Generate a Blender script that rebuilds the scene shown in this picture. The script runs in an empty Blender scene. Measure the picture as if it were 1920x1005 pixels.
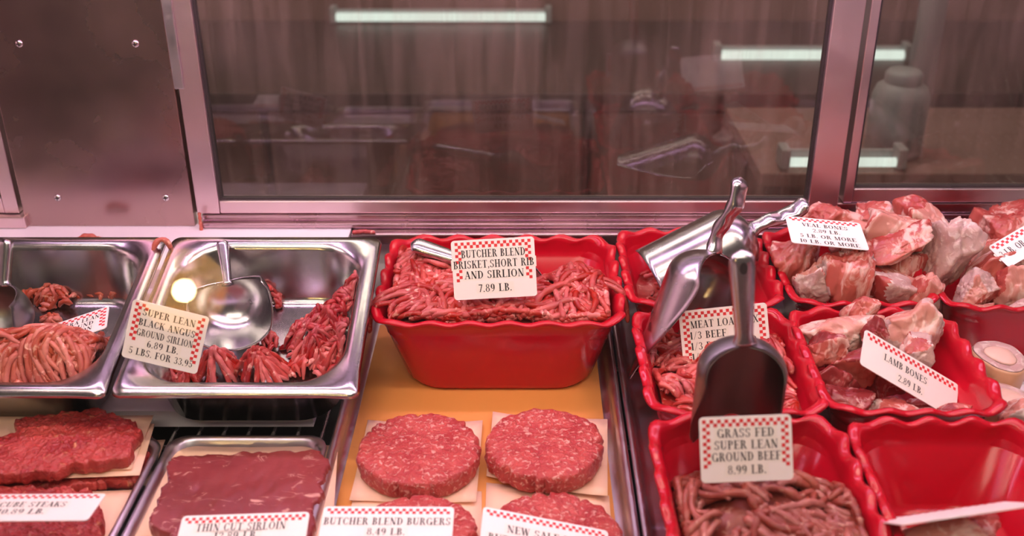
import bpy, bmesh, math, random
import numpy as np
from mathutils import Vector, Matrix
S = bpy.context.scene
C = S.collection
R = math.radians

# ------------------------------------------------------------------ camera
PITCH = R(26.6); FPX = 2001.0; CX, CY = 985.0, 502.5; CAMZ = 0.63
cam = bpy.data.cameras.new('camera'); camo = bpy.data.objects.new('camera', cam); C.objects.link(camo)
cam.sensor_width = 36; cam.lens = FPX/1920*36; cam.shift_x = (960-CX)/1920
camo.location = (0, 0, CAMZ); camo.rotation_euler = (math.pi/2-PITCH, 0, 0)
cam.clip_start = 0.01
cam.dof.use_dof = True; cam.dof.focus_distance = 1.12; cam.dof.aperture_fstop = 4.6
S.camera = camo
S.view_settings.view_transform = 'Standard'; S.view_settings.look = 'None'
S.view_settings.exposure = 0.18; S.view_settings.gamma = 1; S.view_settings.use_curve_mapping = False
# ------------------------------------------------------------------ world: even light of a lit shop
W = bpy.data.worlds.new('World'); S.world = W; W.use_nodes = True
W.node_tree.nodes['Background'].inputs[0].default_value = (1.0, 0.80, 0.72, 1)
W.node_tree.nodes['Background'].inputs[1].default_value = 0.10
TUBE_STRENGTH = 29.0
TUBE_COLORS = ((1.0, 0.76, 0.68), (1.0, 0.60, 0.98))      # warm tube towards the shoppers, lilac tube at the back

sl = bpy.data.lights.new('staff_fill_light', 'AREA'); slo = bpy.data.objects.new('staff_fill_light', sl); C.objects.link(slo)  # added unseen area light that brightens the staff side
sl.shape = 'RECTANGLE'; sl.size = 2.0; sl.size_y = .4; sl.energy = 20; sl.color = (1, .86, .78); slo.location = (0, 1.95, 1.7)
fl = bpy.data.lights.new('shop_ceiling_light', 'AREA'); flo = bpy.data.objects.new('shop_ceiling_light', fl); C.objects.link(flo)
fl.shape = 'RECTANGLE'; fl.size = 1.6; fl.size_y = .5; fl.energy = 15; fl.color = (1, .86, .70); flo.location = (-.1, -.75, 1.75); flo.rotation_euler = (R(42), 0, 0)

# ------------------------------------------------------------------ pixel helpers (positions are fixed in space)
sP, cP = math.sin(PITCH), math.cos(PITCH)
def ray(px, py):
    u = (px-CX)/FPX; v = (py-CY)/FPX
    return Vector((u, cP-v*sP, -sP-v*cP))
def aty(px, py, Y):
    d = ray(px, py); return Vector((0, 0, CAMZ)) + d*(Y/d.y)
def atz(px, py, Z):
    d = ray(px, py); return Vector((0, 0, CAMZ)) + d*((Z-CAMZ)/d.z)

# ------------------------------------------------------------------ object helpers
def tag(o, label=None, cat=None, group=None, kind=None):
    if label: o['label'] = label
    if cat: o['category'] = cat
    if group: o['group'] = group
    if kind: o['kind'] = kind
    return o
def mesh(name, v, f, mat=None, parent=None, smooth=True, mw=None, mats=None, mi=None):
    me = bpy.data.meshes.new(name)
    if isinstance(v, np.ndarray): v = v.tolist()
    if isinstance(f, np.ndarray): f = f.tolist()
    me.from_pydata(v, [], f); me.update()
    if smooth: me.polygons.foreach_set('use_smooth', [True]*len(me.polygons))
    for m in (mats or [mat]): me.materials.append(m)
    if mi is not None: me.polygons.foreach_set('material_index', list(mi))
    o = bpy.data.objects.new(name, me); C.objects.link(o)
    if parent: o.parent = parent
    if mw is not None: o.matrix_world = mw
    return o
def empty(name, mw=None):
    o = bpy.data.objects.new(name, None); C.objects.link(o); o.empty_display_size = .02
    if mw is not None: o.matrix_world = mw
    return o
class MB:
    def __init__(s): s.v = []; s.f = []
    def add(s, v, f):
        n = len(s.v); s.v += [tuple(p) for p in v]; s.f += [tuple(i+n for i in q) for q in f]
    def build(s, name, mat, parent=None, smooth=False, mw=None): return mesh(name, s.v, s.f, mat, parent, smooth, mw)
def box(name, lo, hi, mat, parent=None, bevel=0.0, seg=2, mw=None):
    bm = bmesh.new(); bmesh.ops.create_cube(bm, size=1)
    for v in bm.verts:
        v.co = Vector([(lo[i]+hi[i])/2+v.co[i]*(hi[i]-lo[i]) for i in range(3)])
    if bevel > 0: bmesh.ops.bevel(bm, geom=bm.edges[:], offset=bevel, segments=seg, affect='EDGES', profile=.5)
    me = bpy.data.meshes.new(name); bm.to_mesh(me); bm.free(); me.materials.append(mat)
    o = bpy.data.objects.new(name, me); C.objects.link(o)
    if parent: o.parent = parent
    if mw is not None: o.matrix_world = mw
    return o
def rod(name, a, b, r, mat, parent=None, n=10):
    a, b = Vector(a), Vector(b); d = (b-a).normalized(); q = d.to_track_quat('Z', 'Y')
    v = []; 
    for p in (a, b):
        for i in range(n):
            t = 2*math.pi*i/n; v.append(p+q@Vector((r*math.cos(t), r*math.sin(t), 0)))
    f = [(i, (i+1) % n, n+(i+1) % n, n+i) for i in range(n)]+[tuple(range(n))[::-1], tuple(range(n, 2*n))]
    return mesh(name, v, f, mat, parent)
def rrect(w, d, r, cs=6, ss=20):
    """rounded rectangle loop (points, outward normals, perimeter position), fixed point count"""
    hw, hd = w/2, d/2; r = max(min(r, hw*.98, hd*.98), 1e-4)
    pts, nor = [], []
    cor = [(hw-r, hd-r, 0), (-hw+r, hd-r, 90), (-hw+r, -hd+r, 180), (hw-r, -hd+r, 270)]
    for k, (x, y, a0) in enumerate(cor):
        for i in range(cs+1):
            a = R(a0+90*i/cs); n = (math.cos(a), math.sin(a)); nor.append(n); pts.append((x+r*n[0], y+r*n[1]))
        x2, y2, a2 = cor[(k+1) % 4]; a = R(a0+90); n = (math.cos(a), math.sin(a))
        p0 = pts[-1]; a2 = R(a2); p1 = (x2+r*math.cos(a2), y2+r*math.sin(a2))
        for i in range(1, ss):
            t = i/ss; pts.append((p0[0]+(p1[0]-p0[0])*t, p0[1]+(p1[1]-p0[1])*t)); nor.append(n)
    pts = np.array(pts); nor = np.array(nor)
    dl = np.linalg.norm(np.roll(pts, -1, 0)-pts, axis=1); s = np.concatenate([[0], np.cumsum(dl)[:-1]])/dl.sum()
    return pts, nor, s
def loft(name, rings, mat, parent=None, mw=None, cap0=True, cap1=True):
    n = len(rings[0]); v = np.concatenate(rings); f = []
    for k in range(len(rings)-1):
        for i in range(n):
            j = (i+1) % n; f.append((k*n+i, k*n+j, (k+1)*n+j, (k+1)*n+i))
    if cap0: f.append(tuple(range(n))[::-1])
    if cap1: f.append(tuple(range((len(rings)-1)*n, len(rings)*n)))
    return mesh(name, v, f, mat, parent, True, mw)
def snoise(p, freq, seed, oct=5):
    """cheap smooth vector noise, -1..1"""
    rng = np.random.RandomState(seed); out = np.zeros(len(p))
    for i in range(oct):
        k = rng.normal(size=3); k = k/np.linalg.norm(k)*freq*(.7+.9*rng.rand()); k2 = rng.normal(size=3); k2 = k2/np.linalg.norm(k2)*freq*(.6+.8*rng.rand())
        out += np.sin(p@k+rng.rand()*6.28+1.3*np.sin(p@k2+rng.rand()*6.28))
    return out/oct*1.5

# ------------------------------------------------------------------ materials
def newmat(name):
    m = bpy.data.materials.new(name); m.use_nodes = True; nt = m.node_tree
    return m, nt, nt.nodes['Principled BSDF'], nt.nodes.new, nt.links.new
def plain(name, col, rough=.5, metal=0, spec=.5, bump=None, sss=0):
    m, nt, b, N, L = newmat(name)
    b.inputs['Base Color'].default_value = (*col, 1); b.inputs['Roughness'].default_value = rough
    b.inputs['Metallic'].default_value = metal; b.inputs['Specular IOR Level'].default_value = spec
    # faint mottling of the surface
    tc = N('ShaderNodeTexCoord'); n = N('ShaderNodeTexNoise'); n.inputs['Scale'].default_value = bump[0] if bump else 60
    n.inputs['Detail'].default_value = 4
    L(tc.outputs['Object'], n.inputs['Vector'])
    mr = N('ShaderNodeMapRange'); mr.inputs[3].default_value = max(0, rough-.06); mr.inputs[4].default_value = min(1, rough+.08)
    L(n.outputs[0], mr.inputs[0]); L(mr.outputs[0], b.inputs['Roughness'])
    if bump:
        bp = N('ShaderNodeBump'); bp.inputs['Strength'].default_value = bump[1]; bp.inputs['Distance'].default_value = bump[2]
        L(n.outputs[0], bp.inputs['Height']); L(bp.outputs[0], b.inputs['Normal'])
    return m
def brushed(name, col, rough, scale=(4, 4, 300), stain=None, metal=1.0):
    m, nt, b, N, L = newmat(name)
    b.inputs['Metallic'].default_value = metal
    tc = N('ShaderNodeTexCoord'); mp = N('ShaderNodeMapping'); mp.inputs['Scale'].default_value = scale
    n = N('ShaderNodeTexNoise'); n.inputs['Scale'].default_value = 3; n.inputs['Detail'].default_value = 3
    L(tc.outputs['Object'], mp.inputs[0]); L(mp.outputs[0], n.inputs['Vector'])
    n2 = N('ShaderNodeTexNoise'); n2.inputs['Scale'].default_value = 14; n2.inputs['Detail'].default_value = 6
    L(tc.outputs['Object'], n2.inputs['Vector'])
    ad = N('ShaderNodeMath'); ad.operation = 'ADD'; L(n.outputs[0], ad.inputs[0]); L(n2.outputs[0], ad.inputs[1])
    mr = N('ShaderNodeMapRange'); mr.inputs[1].default_value = .5; mr.inputs[2].default_value = 1.5
    mr.inputs[3].default_value = rough*.7; mr.inputs[4].default_value = rough*1.4
    L(ad.outputs[0], mr.inputs[0]); L(mr.outputs[0], b.inputs['Roughness'])
    cr = N('ShaderNodeValToRGB'); st = stain or tuple(c*.8 for c in col)
    cr.color_ramp.elements[0].color = (*st, 1); cr.color_ramp.elements[1].color = (*col, 1)
    cr.color_ramp.elements[0].position = .25; cr.color_ramp.elements[1].position = .75
    L(n2.outputs[0], cr.inputs[0]); L(cr.outputs[0], b.inputs['Base Color'])
    bp = N('ShaderNodeBump'); bp.inputs['Strength'].default_value = .03 if scale[0] > 3.5 else .0; bp.inputs['Distance'].default_value = .001
    L(n.outputs[0], bp.inputs['Height']); L(bp.outputs[0], b.inputs['Normal'])
    return m
def meat(name, dark, mid, fat, scale=120, fatpos=.62, rough=.36, bump=.5, bdist=.002, stretch=(1, 1, 1), sss=.15, fatw=.1, island=0.0, vein=False):
    m, nt, b, N, L = newmat(name)
    tc = N('ShaderNodeTexCoord'); mp = N('ShaderNodeMapping'); mp.inputs['Scale'].default_value = stretch
    L(tc.outputs['Object'], mp.inputs[0])
    n = N('ShaderNodeTexNoise'); n.inputs['Scale'].default_value = scale; n.inputs['Detail'].default_value = 5; n.inputs['Distortion'].default_value = .6
    L(mp.outputs[0], n.inputs['Vector'])
    n2 = N('ShaderNodeTexNoise'); n2.inputs['Scale'].default_value = scale*.18; n2.inputs['Detail'].default_value = 3
    L(mp.outputs[0], n2.inputs['Vector'])
    mx = N('ShaderNodeMix'); mx.data_type = 'RGBA'; mx.inputs[6].default_value = (*dark, 1); mx.inputs[7].default_value = (*mid, 1)
    mr = N('ShaderNodeMapRange'); mr.inputs[1].default_value = .35; mr.inputs[2].default_value = .65
    L(n2.outputs[0], mr.inputs[0]); L(mr.outputs[0], mx.inputs[0])
    mx2 = N('ShaderNodeMix'); mx2.data_type = 'RGBA'; mx2.inputs[7].default_value = (*fat, 1)
    mr2 = N('ShaderNodeMapRange'); mr2.inputs[1].default_value = fatpos-.02; mr2.inputs[2].default_value = fatpos+fatw
    L(n.outputs[0], mr2.inputs[0]); L(mr2.outputs[0], mx2.inputs[0]); L(mx.outputs[2], mx2.inputs[6])
    last = mx2.outputs[2]
    if vein:
        n3 = N('ShaderNodeTexNoise'); n3.inputs['Scale'].default_value = scale*.55; n3.inputs['Detail'].default_value = 3; n3.inputs['Distortion'].default_value = 1.2
        L(mp.outputs[0], n3.inputs['Vector'])
        sb = N('ShaderNodeMath'); sb.operation = 'SUBTRACT'; sb.inputs[1].default_value = .5; L(n3.outputs[0], sb.inputs[0])
        ab = N('ShaderNodeMath'); ab.operation = 'ABSOLUTE'; L(sb.outputs[0], ab.inputs[0])
        m3 = N('ShaderNodeMapRange'); m3.inputs[1].default_value = .004; m3.inputs[2].default_value = .022; m3.inputs[3].default_value = .75; m3.inputs[4].default_value = 0
        L(ab.outputs[0], m3.inputs[0])
        n4 = N('ShaderNodeTexNoise'); n4.inputs['Scale'].default_value = scale*.7; L(mp.outputs[0], n4.inputs['Vector'])
        m4 = N('ShaderNodeMapRange'); m4.inputs[1].default_value = .54; m4.inputs[2].default_value = .64; L(n4.outputs[0], m4.inputs[0])
        ml = N('ShaderNodeMath'); ml.operation = 'MULTIPLY'; L(m3.outputs[0], ml.inputs[0]); L(m4.outputs[0], ml.inputs[1])
        mx3 = N('ShaderNodeMix'); mx3.data_type = 'RGBA'; mx3.inputs[7].default_value = (*fat, 1); L(ml.outputs[0], mx3.inputs[0]); L(last, mx3.inputs[6]); last = mx3.outputs[2]
    if island:
        g = N('ShaderNodeNewGeometry'); hs = N('ShaderNodeHueSaturation')
        mv = N('ShaderNodeMapRange'); mv.inputs[3].default_value = 1-island; mv.inputs[4].default_value = 1+island; L(g.outputs['Random Per Island'], mv.inputs[0]); L(mv.outputs[0], hs.inputs['Value'])
        ms = N('ShaderNodeMapRange'); ms.inputs[3].default_value = 1+island*.4; ms.inputs[4].default_value = 1-island*.6; L(g.outputs['Random Per Island'], ms.inputs[0]); L(ms.outputs[0], hs.inputs['Saturation'])
        L(last, hs.inputs['Color']); last = hs.outputs[0]
    L(last, b.inputs['Base Color'])
    b.inputs['Roughness'].default_value = rough; b.inputs['Specular IOR Level'].default_value = .5
    b.inputs['Subsurface Weight'].default_value = sss; b.inputs['Subsurface Radius'].default_value = (.006, .002, .0015); b.inputs['Subsurface Scale'].default_value = .6
    bp = N('ShaderNodeBump'); bp.inputs['Strength'].default_value = bump; bp.inputs['Distance'].default_value = bdist
    L(n.outputs[0], bp.inputs['Height']); L(bp.outputs[0], b.inputs['Normal'])
    return m
def emit(name, col, s):
    m = bpy.data.materials.new(name); m.use_nodes = True; nt = m.node_tree; nt.nodes.clear()
    e = nt.nodes.new('ShaderNodeEmission'); e.inputs[0].default_value = (*col, 1); e.inputs[1].default_value = s
    o = nt.nodes.new('ShaderNodeOutputMaterial'); nt.links.new(e.outputs[0], o.inputs[0]); return m
def glass(name, tint, gain, dirt=0.0, dirtcol=(.3, .25, .22)):
    """thin pane: see-through with fresnel reflection, and a film of grime with runs"""
    m = bpy.data.materials.new(name); m.use_nodes = True; nt = m.node_tree; nt.nodes.clear(); N = nt.nodes.new; L = nt.links.new
    tr = N('ShaderNodeBsdfTransparent'); tr.inputs[0].default_value = (*tint, 1)
    gl = N('ShaderNodeBsdfGlossy'); gl.inputs['Roughness'].default_value = .0
    fr = N('ShaderNodeFresnel'); fr.inputs[0].default_value = 1.48
    mu = N('ShaderNodeMath'); mu.operation = 'MULTIPLY'; mu.inputs[1].default_value = gain; mu.use_clamp = True
    L(fr.outputs[0], mu.inputs[0])
    mx = N('ShaderNodeMixShader'); L(mu.outputs[0], mx.inputs[0]); L(tr.outputs[0], mx.inputs[1]); L(gl.outputs[0], mx.inputs[2])
    out = N('ShaderNodeOutputMaterial'); last = mx
    if dirt > 0:
        tc = N('ShaderNodeTexCoord'); mp = N('ShaderNodeMapping'); mp.inputs['Scale'].default_value = (40, 1, 3)
        L(tc.outputs['Object'], mp.inputs[0])
        n = N('ShaderNodeTexNoise'); n.inputs['Scale'].default_value = 1.4; n.inputs['Detail'].default_value = 6; n.inputs['Distortion'].default_value = .8
        L(mp.outputs[0], n.inputs['Vector'])
        n2 = N('ShaderNodeTexNoise'); n2.inputs['Scale'].default_value = 6; n2.inputs['Detail'].default_value = 8
        L(tc.outputs['Object'], n2.inputs['Vector'])
        ad = N('ShaderNodeMath'); ad.operation = 'MULTIPLY'; L(n.outputs[0], ad.inputs[0]); L(n2.outputs[0], ad.inputs[1])
        mr = N('ShaderNodeMapRange'); mr.inputs[1].default_value = .15; mr.inputs[2].default_value = .42; mr.inputs[3].default_value = dirt*.3; mr.inputs[4].default_value = dirt*1.6
        L(ad.outputs[0], mr.inputs[0])
        df = N('ShaderNodeBsdfDiffuse'); df.inputs[0].default_value = (*dirtcol, 1)
        mx2 = N('ShaderNodeMixShader'); L(mr.outputs[0], mx2.inputs[0]); L(mx.outputs[0], mx2.inputs[1]); L(df.outputs[0], mx2.inputs[2]); last = mx2
    L(last.outputs[0], out.inputs[0]); return m

M_alu = brushed('aluminium', (.84, .66, .69), .36, (4, 4, 4), (.76, .58, .60))
M_track = brushed('track_aluminium', (.58, .40, .44), .25, (4, 4, 4))
M_panel = brushed('stained_steel_panel', (.48, .33, .31), .25, (3, 3, 3.4), (.43, .295, .275))
M_steel = brushed('pan_steel', (.52, .51, .50), .2, (30, 30, 30))
M_tray = brushed('tray_steel', (.70, .66, .70), .34, (30, 30, 30))
M_scoop = brushed('cast_aluminium', (.56, .54, .56), .22, (20, 20, 20), (.46, .44, .46))
M_scoop_dull_refl = brushed('dull_alu_dark_reflection', (.27, .265, .26), .34, (20, 20, 20), (.20, .195, .19))  # dull metal; colour also darkened for the dark shop the bowl reflects
M_wire = brushed('wire_steel', (.75, .72, .7), .25, (20, 20, 20))
M_black = plain('dark_deck', (.04, .04, .042), .5)
M_rubber = plain('dark_gasket', (.03, .022, .022), .6)
M_white = plain('white_plastic', (.78, .72, .75), .42, bump=(30, .1, .002))
M_red = plain('red_melamine', (.50, .003, .017), .2, spec=.45)
M_paper = plain('peach_paper', (.90, .60, .42), .7, bump=(120, .15, .001))
M_liner = plain('orange_paper', (.72, .30, .07), .6, bump=(60, .12, .002))
M_card = plain('card_white', (.92, .89, .85), .35)
M_strip = plain('label_strip', (.90, .87, .79), .4)
M_ink = plain('black_ink', (.02, .018, .018), .5)
M_check = plain('red_ink', (.68, .035, .04), .45)
M_gb = meat('ground_beef', (.36, .018, .018), (.57, .07, .055), (.80, .38, .30), 150, .61, island=.28)
M_gb_or = meat('ground_beef_pale', (.40, .06, .035), (.56, .125, .075), (.78, .40, .28), 150, .61, island=.28)
M_gb_dk = meat('ground_beef_deep', (.36, .02, .03), (.56, .07, .06), (.76, .38, .32), 150, .64, island=.28)
M_gb_br = meat('ground_beef_brown', (.26, .04, .03), (.41, .10, .07), (.62, .30, .23), 150, .62, island=.28)
M_patty = meat('patty_meat', (.42, .032, .035), (.56, .085, .075), (.74, .38, .32), 260, .565, bump=.9, bdist=.003)
M_cube = meat('cube_steak_meat', (.30, .016, .018), (.48, .06, .05), (.68, .30, .16), 130, .64, bump=1.0, bdist=.004)
M_sirloin = meat('sirloin_meat', (.20, .026, .030), (.29, .052, .055), (.62, .32, .27), 75, .66, bump=.35, bdist=.0012, stretch=(.6, 1.2, 1), rough=.3, fatw=.06, vein=True)
M_vealmeat = meat('veal_meat', (.34, .030, .032), (.58, .16, .12), (.78, .52, .45), 55, .55, bump=.7, bdist=.003, rough=.24, stretch=(1.3, 1.3, .45), vein=True)
M_vealfat = meat('veal_fat', (.56, .20, .16), (.72, .40, .33), (.84, .64, .56), 50, .52, bump=.6, bdist=.003, rough=.24, stretch=(1.2, 1.2, .6))
M_bone = meat('cut_bone', (.52, .33, .30), (.62, .44, .40), (.74, .60, .55), 120, .55, bump=.9, bdist=.002, rough=.45)
M_lambmeat = meat('lamb_meat', (.18, .012, .014), (.36, .05, .05), (.66, .36, .32), 50, .60, bump=.7, bdist=.003, rough=.22, stretch=(1.3, 1.3, .5), vein=True)
M_marrow = meat('marrow', (.80, .52, .42), (.86, .62, .50), (.90, .74, .64), 60, .6, bump=.3)
M_boneside = meat('bone_side', (.66, .36, .20), (.78, .50, .32), (.84, .64, .46), 40, .6, bump=.4)
M_door_glass = glass('door_glass', (.80, .80, .74), 2.2, .17, (.38, .28, .23))
M_front_glass = glass('front_glass', (.97, .97, .96), .85, 0)
M_canopy = plain('canopy_paint', (.10, .085, .085), .5)
M_brown = plain('brown_wall', (.20, .11, .09), .7)
M_brown_dk = plain('brown_dark', (.06, .035, .03), .5)
M_grey = plain('grey_paint', (.30, .31, .31), .5)
M_lamp_shade = plain('enamel_shade', (.80, .56, .22), .6)

# ------------------------------------------------------------------ structure of the case
BY = 1.21            # plane of the rear doors
XL, XR = -.95, .95
def struct(o): o['kind'] = 'structure'; return o
struct(box('floor', (XL, .48, -.10), (XR, BY+.06, -.06), M_black))
struct(box('wall_left', (XL-.02, .48, -.10), (XL, BY+.06, .62), M_alu))
struct(box('wall_right', (XR, .48, -.10), (XR+.02, BY+.06, .62), M_alu))
struct(box('ceiling', (XL, .73, .60), (XR, BY+.06, .63), M_canopy))
struct(box('wall_back', (XL, BY+.005, -.06), (XR, BY+.045, .082), M_white))
struct(box('trim_1', (-.213, 1.182, .070), (XR, BY+.004, .084), M_track, bevel=.002))      # rear ledge
# front glass, leaning back
t20 = math.tan(R(20))
v = [(XL, .50, -.03), (XR, .50, -.03), (XR, .50+.63*t20, .60), (XL, .50+.63*t20, .60)]
nn = Vector((0, -math.cos(R(20)), math.sin(R(20))))
struct(mesh('window_4', v, [(0, 1, 2, 3)], M_front_glass, smooth=False))
# case lamps (pink fluorescent tubes under the canopy)
for i, (ty, tz) in enumerate(((.80, .575), (1.04, .575))):
    lamp = empty('tube_lamp', Matrix.Translation((0, ty, tz)))
    tag(lamp, ('warm fluorescent tube under the canopy nearest the shoppers', 'lilac fluorescent tube under the canopy above the rear doors')[i], 'lamp')
    rod('tube', (-.70, 0, 0), (.70, 0, 0), .010, emit('case_tube', TUBE_COLORS[i], TUBE_STRENGTH), lamp, 12)
    for s in (-1, 1): box('end_cap', (s*.715-.015, -.012, -.012), (s*.715+.015, .012, .024), M_alu, lamp, .003)

def px_x(px, py): return aty(px, py, BY).x
# left steel panel with screws
xa, xb = -.618, -.409
panel = struct(box('wall_back_panel', (xa, BY-.004, .084), (xb, BY+.008, .60), M_panel, bevel=.001))
screw_m = brushed('screw_steel', (.7, .66, .66), .2)
def screw(px, py):
    p = aty(px, py, BY-.004); mb = []
    n = 14; prof = [(.0045, 0), (.0042, .0012), (.0028, .002), (.0, .0022)]
    v = []; f = []
    for r, h in prof:
        for i in range(n):
            a = 2*math.pi*i/n; v.append((p.x+r*math.cos(a), p.y-h, p.z+r*math.sin(a)))
    for k in range(3):
        for i in range(n): f.append((k*n+i, k*n+(i+1) % n, (k+1)*n+(i+1) % n, (k+1)*n+i))
    s = mesh('screw', v, f, screw_m, panel)
    for w, h in ((.0026, .0005), (.0005, .0026)):
        box('slot', (p.x-w, p.y-.0024, p.z-h), (p.x+w, p.y-.0018, p.z+h), M_rubber, s)
for q in ((36, 82), (254, 82), (108, 371), (311, 371)): screw(*q)

def door(name, x0, x1, z0, z1, y0, st_l, st_r, rail_b, glass_y, pane_mat=M_door_glass):
    d = empty(name, Matrix.Translation((0, 0, 0))); struct(d)
    yA, yB = y0, y0+.022
    box('stile', (x0, yA, z0), (x0+st_l, yB, z1), M_alu, d, .0012)
    box('stile', (x1-st_r, yA, z0), (x1, yB, z1), M_alu, d, .0012)
    box('rail', (x0+st_l+.0005, yA+.001, z0), (x1-st_r-.0005, yB, z0+rail_b), M_alu, d, .0012)
    box('rail', (x0+st_l+.0005, yA+.001, z1-rail_b), (x1-st_r-.0005, yB, z1), M_alu, d, .0012)
    # gasket bead
    g = .0035; xi0, xi1, zi0, zi1 = x0+st_l, x1-st_r, z0+rail_b, z1-rail_b
    for lo, hi in (((xi0, yA+.006, zi0), (xi0+g, yA+.014, zi1)), ((xi1-g, yA+.006, zi0), (xi1, yA+.014, zi1)), ((xi0+g, yA+.006, zi0), (xi1-g, yA+.014, zi0+g*.7))):
        box('gasket', lo, hi, M_rubber, d)
    yy = yA+.010
    mesh('pane', [(xi0, yy, zi0), (xi1, yy, zi0), (xi1, yy, zi1), (xi0, yy, zi1)], [(0, 1, 2, 3)], pane_mat, d, False)
    # staff side handle, a pull bar on the stile
    return d
door('window_1', -.405, .384, .100, .598, BY-.002, .028, .036, .016, BY)
door('window_2', .392, .93, .112, .598, BY+.004, .011, .03, .018, BY)
door('window_3', -.93, -.625, .100, .598, BY-.001, .03, .018, .020, BY)
# door tracks
tr = struct(empty('trim_2'))
for y0, y1, z0, z1 in ((BY-.012, BY+.004, .0845, .0905), (BY-.002, BY+.03, .0905, .0985), (BY+.004, BY+.03, .0985, .111)):
    box('track_rail', (-.40, y0, z0), (XR-.01, y1, z1), M_track, tr, .0012)
box('track_rail', (XL+.01, BY-.012, .0845), (-.615, BY+.022, .099), M_alu, tr, .0012)
# purple-grey edge strip on the panel joint
struct(box('trim_3', (-.4085, BY-.007, .26), (-.397, BY-.0025, .60), M_tray, bevel=.001))

# ------------------------------------------------------------------ staff side of the shop seen through the doors
struct(box('wall_rear', (-2.2, 2.75, -.95), (2.4, 2.80, 1.6), M_brown))
struct(box('floor_rear', (-2.2, 1.30, -.99), (2.4, 2.75, -.95), M_brown_dk))
ct = empty('work_counter', Matrix.Translation((.1, 2.42, -.95)))
tag(ct, 'long brown work counter with dark top edge behind the sliding glass doors', 'counter')
box('worktop', (-2.2, -.30, .88), (2.2, .32, .92), M_brown_dk, ct, .004)
for i in range(6):
    x = -2.0+i*.68
    dr = box('cabinet_door', (x, -.28, .10), (x+.66, -.26, .87), M_brown, ct, .004)
box('carcass', (-2.1, -.26, 0), (2.1, .30, .879), M_brown_dk, ct)
M_strip_lamp = emit('strip_lamp', (.86, 1.0, .95), 1.1)
def strip_lamp(px0, px1, py, Y, label, drop=.014, rr=.011):
    a = aty(px0, py, Y); b = aty(px1, py, Y)
    e = empty('strip_light', Matrix.Translation((a+b)/2)); tag(e, label, 'light')
    h = (b-a).length/2
    rod('tube', (-h, 0, 0), (h, 0, 0), rr, M_strip_lamp, e, 12)
    for s in (-1, 1): box('bracket', (s*h-.008, -.012, -drop), (s*h+.008, .028, .026), M_grey, e, .003)
    box('housing', (-h, .016, -drop), (h, .026, .016), M_grey, e, .003)
strip_lamp(625, 1028, 32, 2.70, 'pale strip light behind the glass near the top of the middle door')
strip_lamp(1345, 1700, 103, 2.375, 'pale strip light crossing behind the pink door post')
strip_lamp(1470, 1688, 304, 1.668, 'short low strip light behind the foot of the pink door post', .0095, .008)
def lathe(name, prof, mat, mw=None, parent=None, n=24):
    v = []; f = []
    for r, z in prof:
        for i in range(n): a = 2*math.pi*i/n; v.append((r*math.cos(a), r*math.sin(a), z))
    for k in range(len(prof)-1):
        for i in range(n): f.append((k*n+i, k*n+(i+1) % n, (k+1)*n+(i+1) % n, (k+1)*n+i))
    return mesh(name, v, f, mat, parent, True, mw)
p = aty(1672, 285, 1.75); 
can = empty('grey_canister', Matrix.Translation(p)); tag(can, 'blurred grey canister standing behind the right glass door', 'canister')
lathe('body', [(0, 0), (.045, 0), (.048, .004), (.048, .10), (.042, .118), (.03, .126)], M_grey, parent=can)
lathe('lid', [(.031, .126), (.031, .14), (.026, .146), (0, .147)], M_grey, parent=can)
p = aty(1668, 330, 1.75)
tb = empty('side_stand', Matrix.Translation((p.x+.12, 1.80, -.95))); tag(tb, 'brown side stand behind the right glass door carrying the grey canister', 'stand')
zt = aty(1672, 285, 1.75).z+.95
box('top', (-.37, -.15, zt-.025), (.40, .2, zt-.0005), M_brown, tb, .003)
for x in (-.35, .36):
    for y in (-.12, .16): box('leg', (x, y, 0), (x+.025, y+.025, zt-.025), M_brown_dk, tb, .002)
q = aty(1755, 200, 1.95)
po = empty('steel_upright', Matrix.Translation((q.x, 2.05, -.95))); tag(po, 'grey steel upright standing behind the right glass door', 'post')
rod('tube', (0, 0, .006), (0, 0, 2.2), .026, M_grey, po, 16); lathe('foot_plate', [(0, 0), (.06, 0), (.06, .006), (0, .007)], M_grey, parent=po)

# ------------------------------------------------------------------ warm pendant on the shoppers' side (mirrored in the front glass)
d = ray(345, 545).normalized()
s = None
for k in range(4000):
    q = Vector((0, 0, CAMZ))+d*(k*.0005)
    if q.y >= .50+(q.z+.03)*t20: s = q; break
rf = d-2*d.dot(nn)*nn; lp = s+rf*2.1
zq = (s-lp).normalized().to_track_quat('Z', 'Y').to_matrix().to_4x4()
pend = empty('spot_lamp', Matrix.Translation(lp) @ zq); tag(pend, 'warm glowing spot lamp mirrored in the glass above the silver scoop', 'lamp')
lathe('bulb', [(0, .030), (.014, .026), (.024, .014), (.028, 0), (.024, -.014), (.014, -.026), (.012, -.04)], emit('warm_bulb', (1, .74, .34), 200), parent=pend)
lathe('reflector', [(.105, .040), (.098, .012), (.078, -.016), (.045, -.038), (.015, -.046), (.015, -.085), (.045, -.085), (.06, -.05), (.085, -.02), (.106, .012), (.108, .040), (.105, .040)], M_lamp_shade, parent=pend)
inv = pend.matrix_world.inverted()
rod('stem', inv @ (lp+(lp-s).normalized()*.08), inv @ (lp+(lp-s).normalized()*.08+Vector((0, 0, 1.1))), .008, M_rubber, pend, 8)

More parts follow.
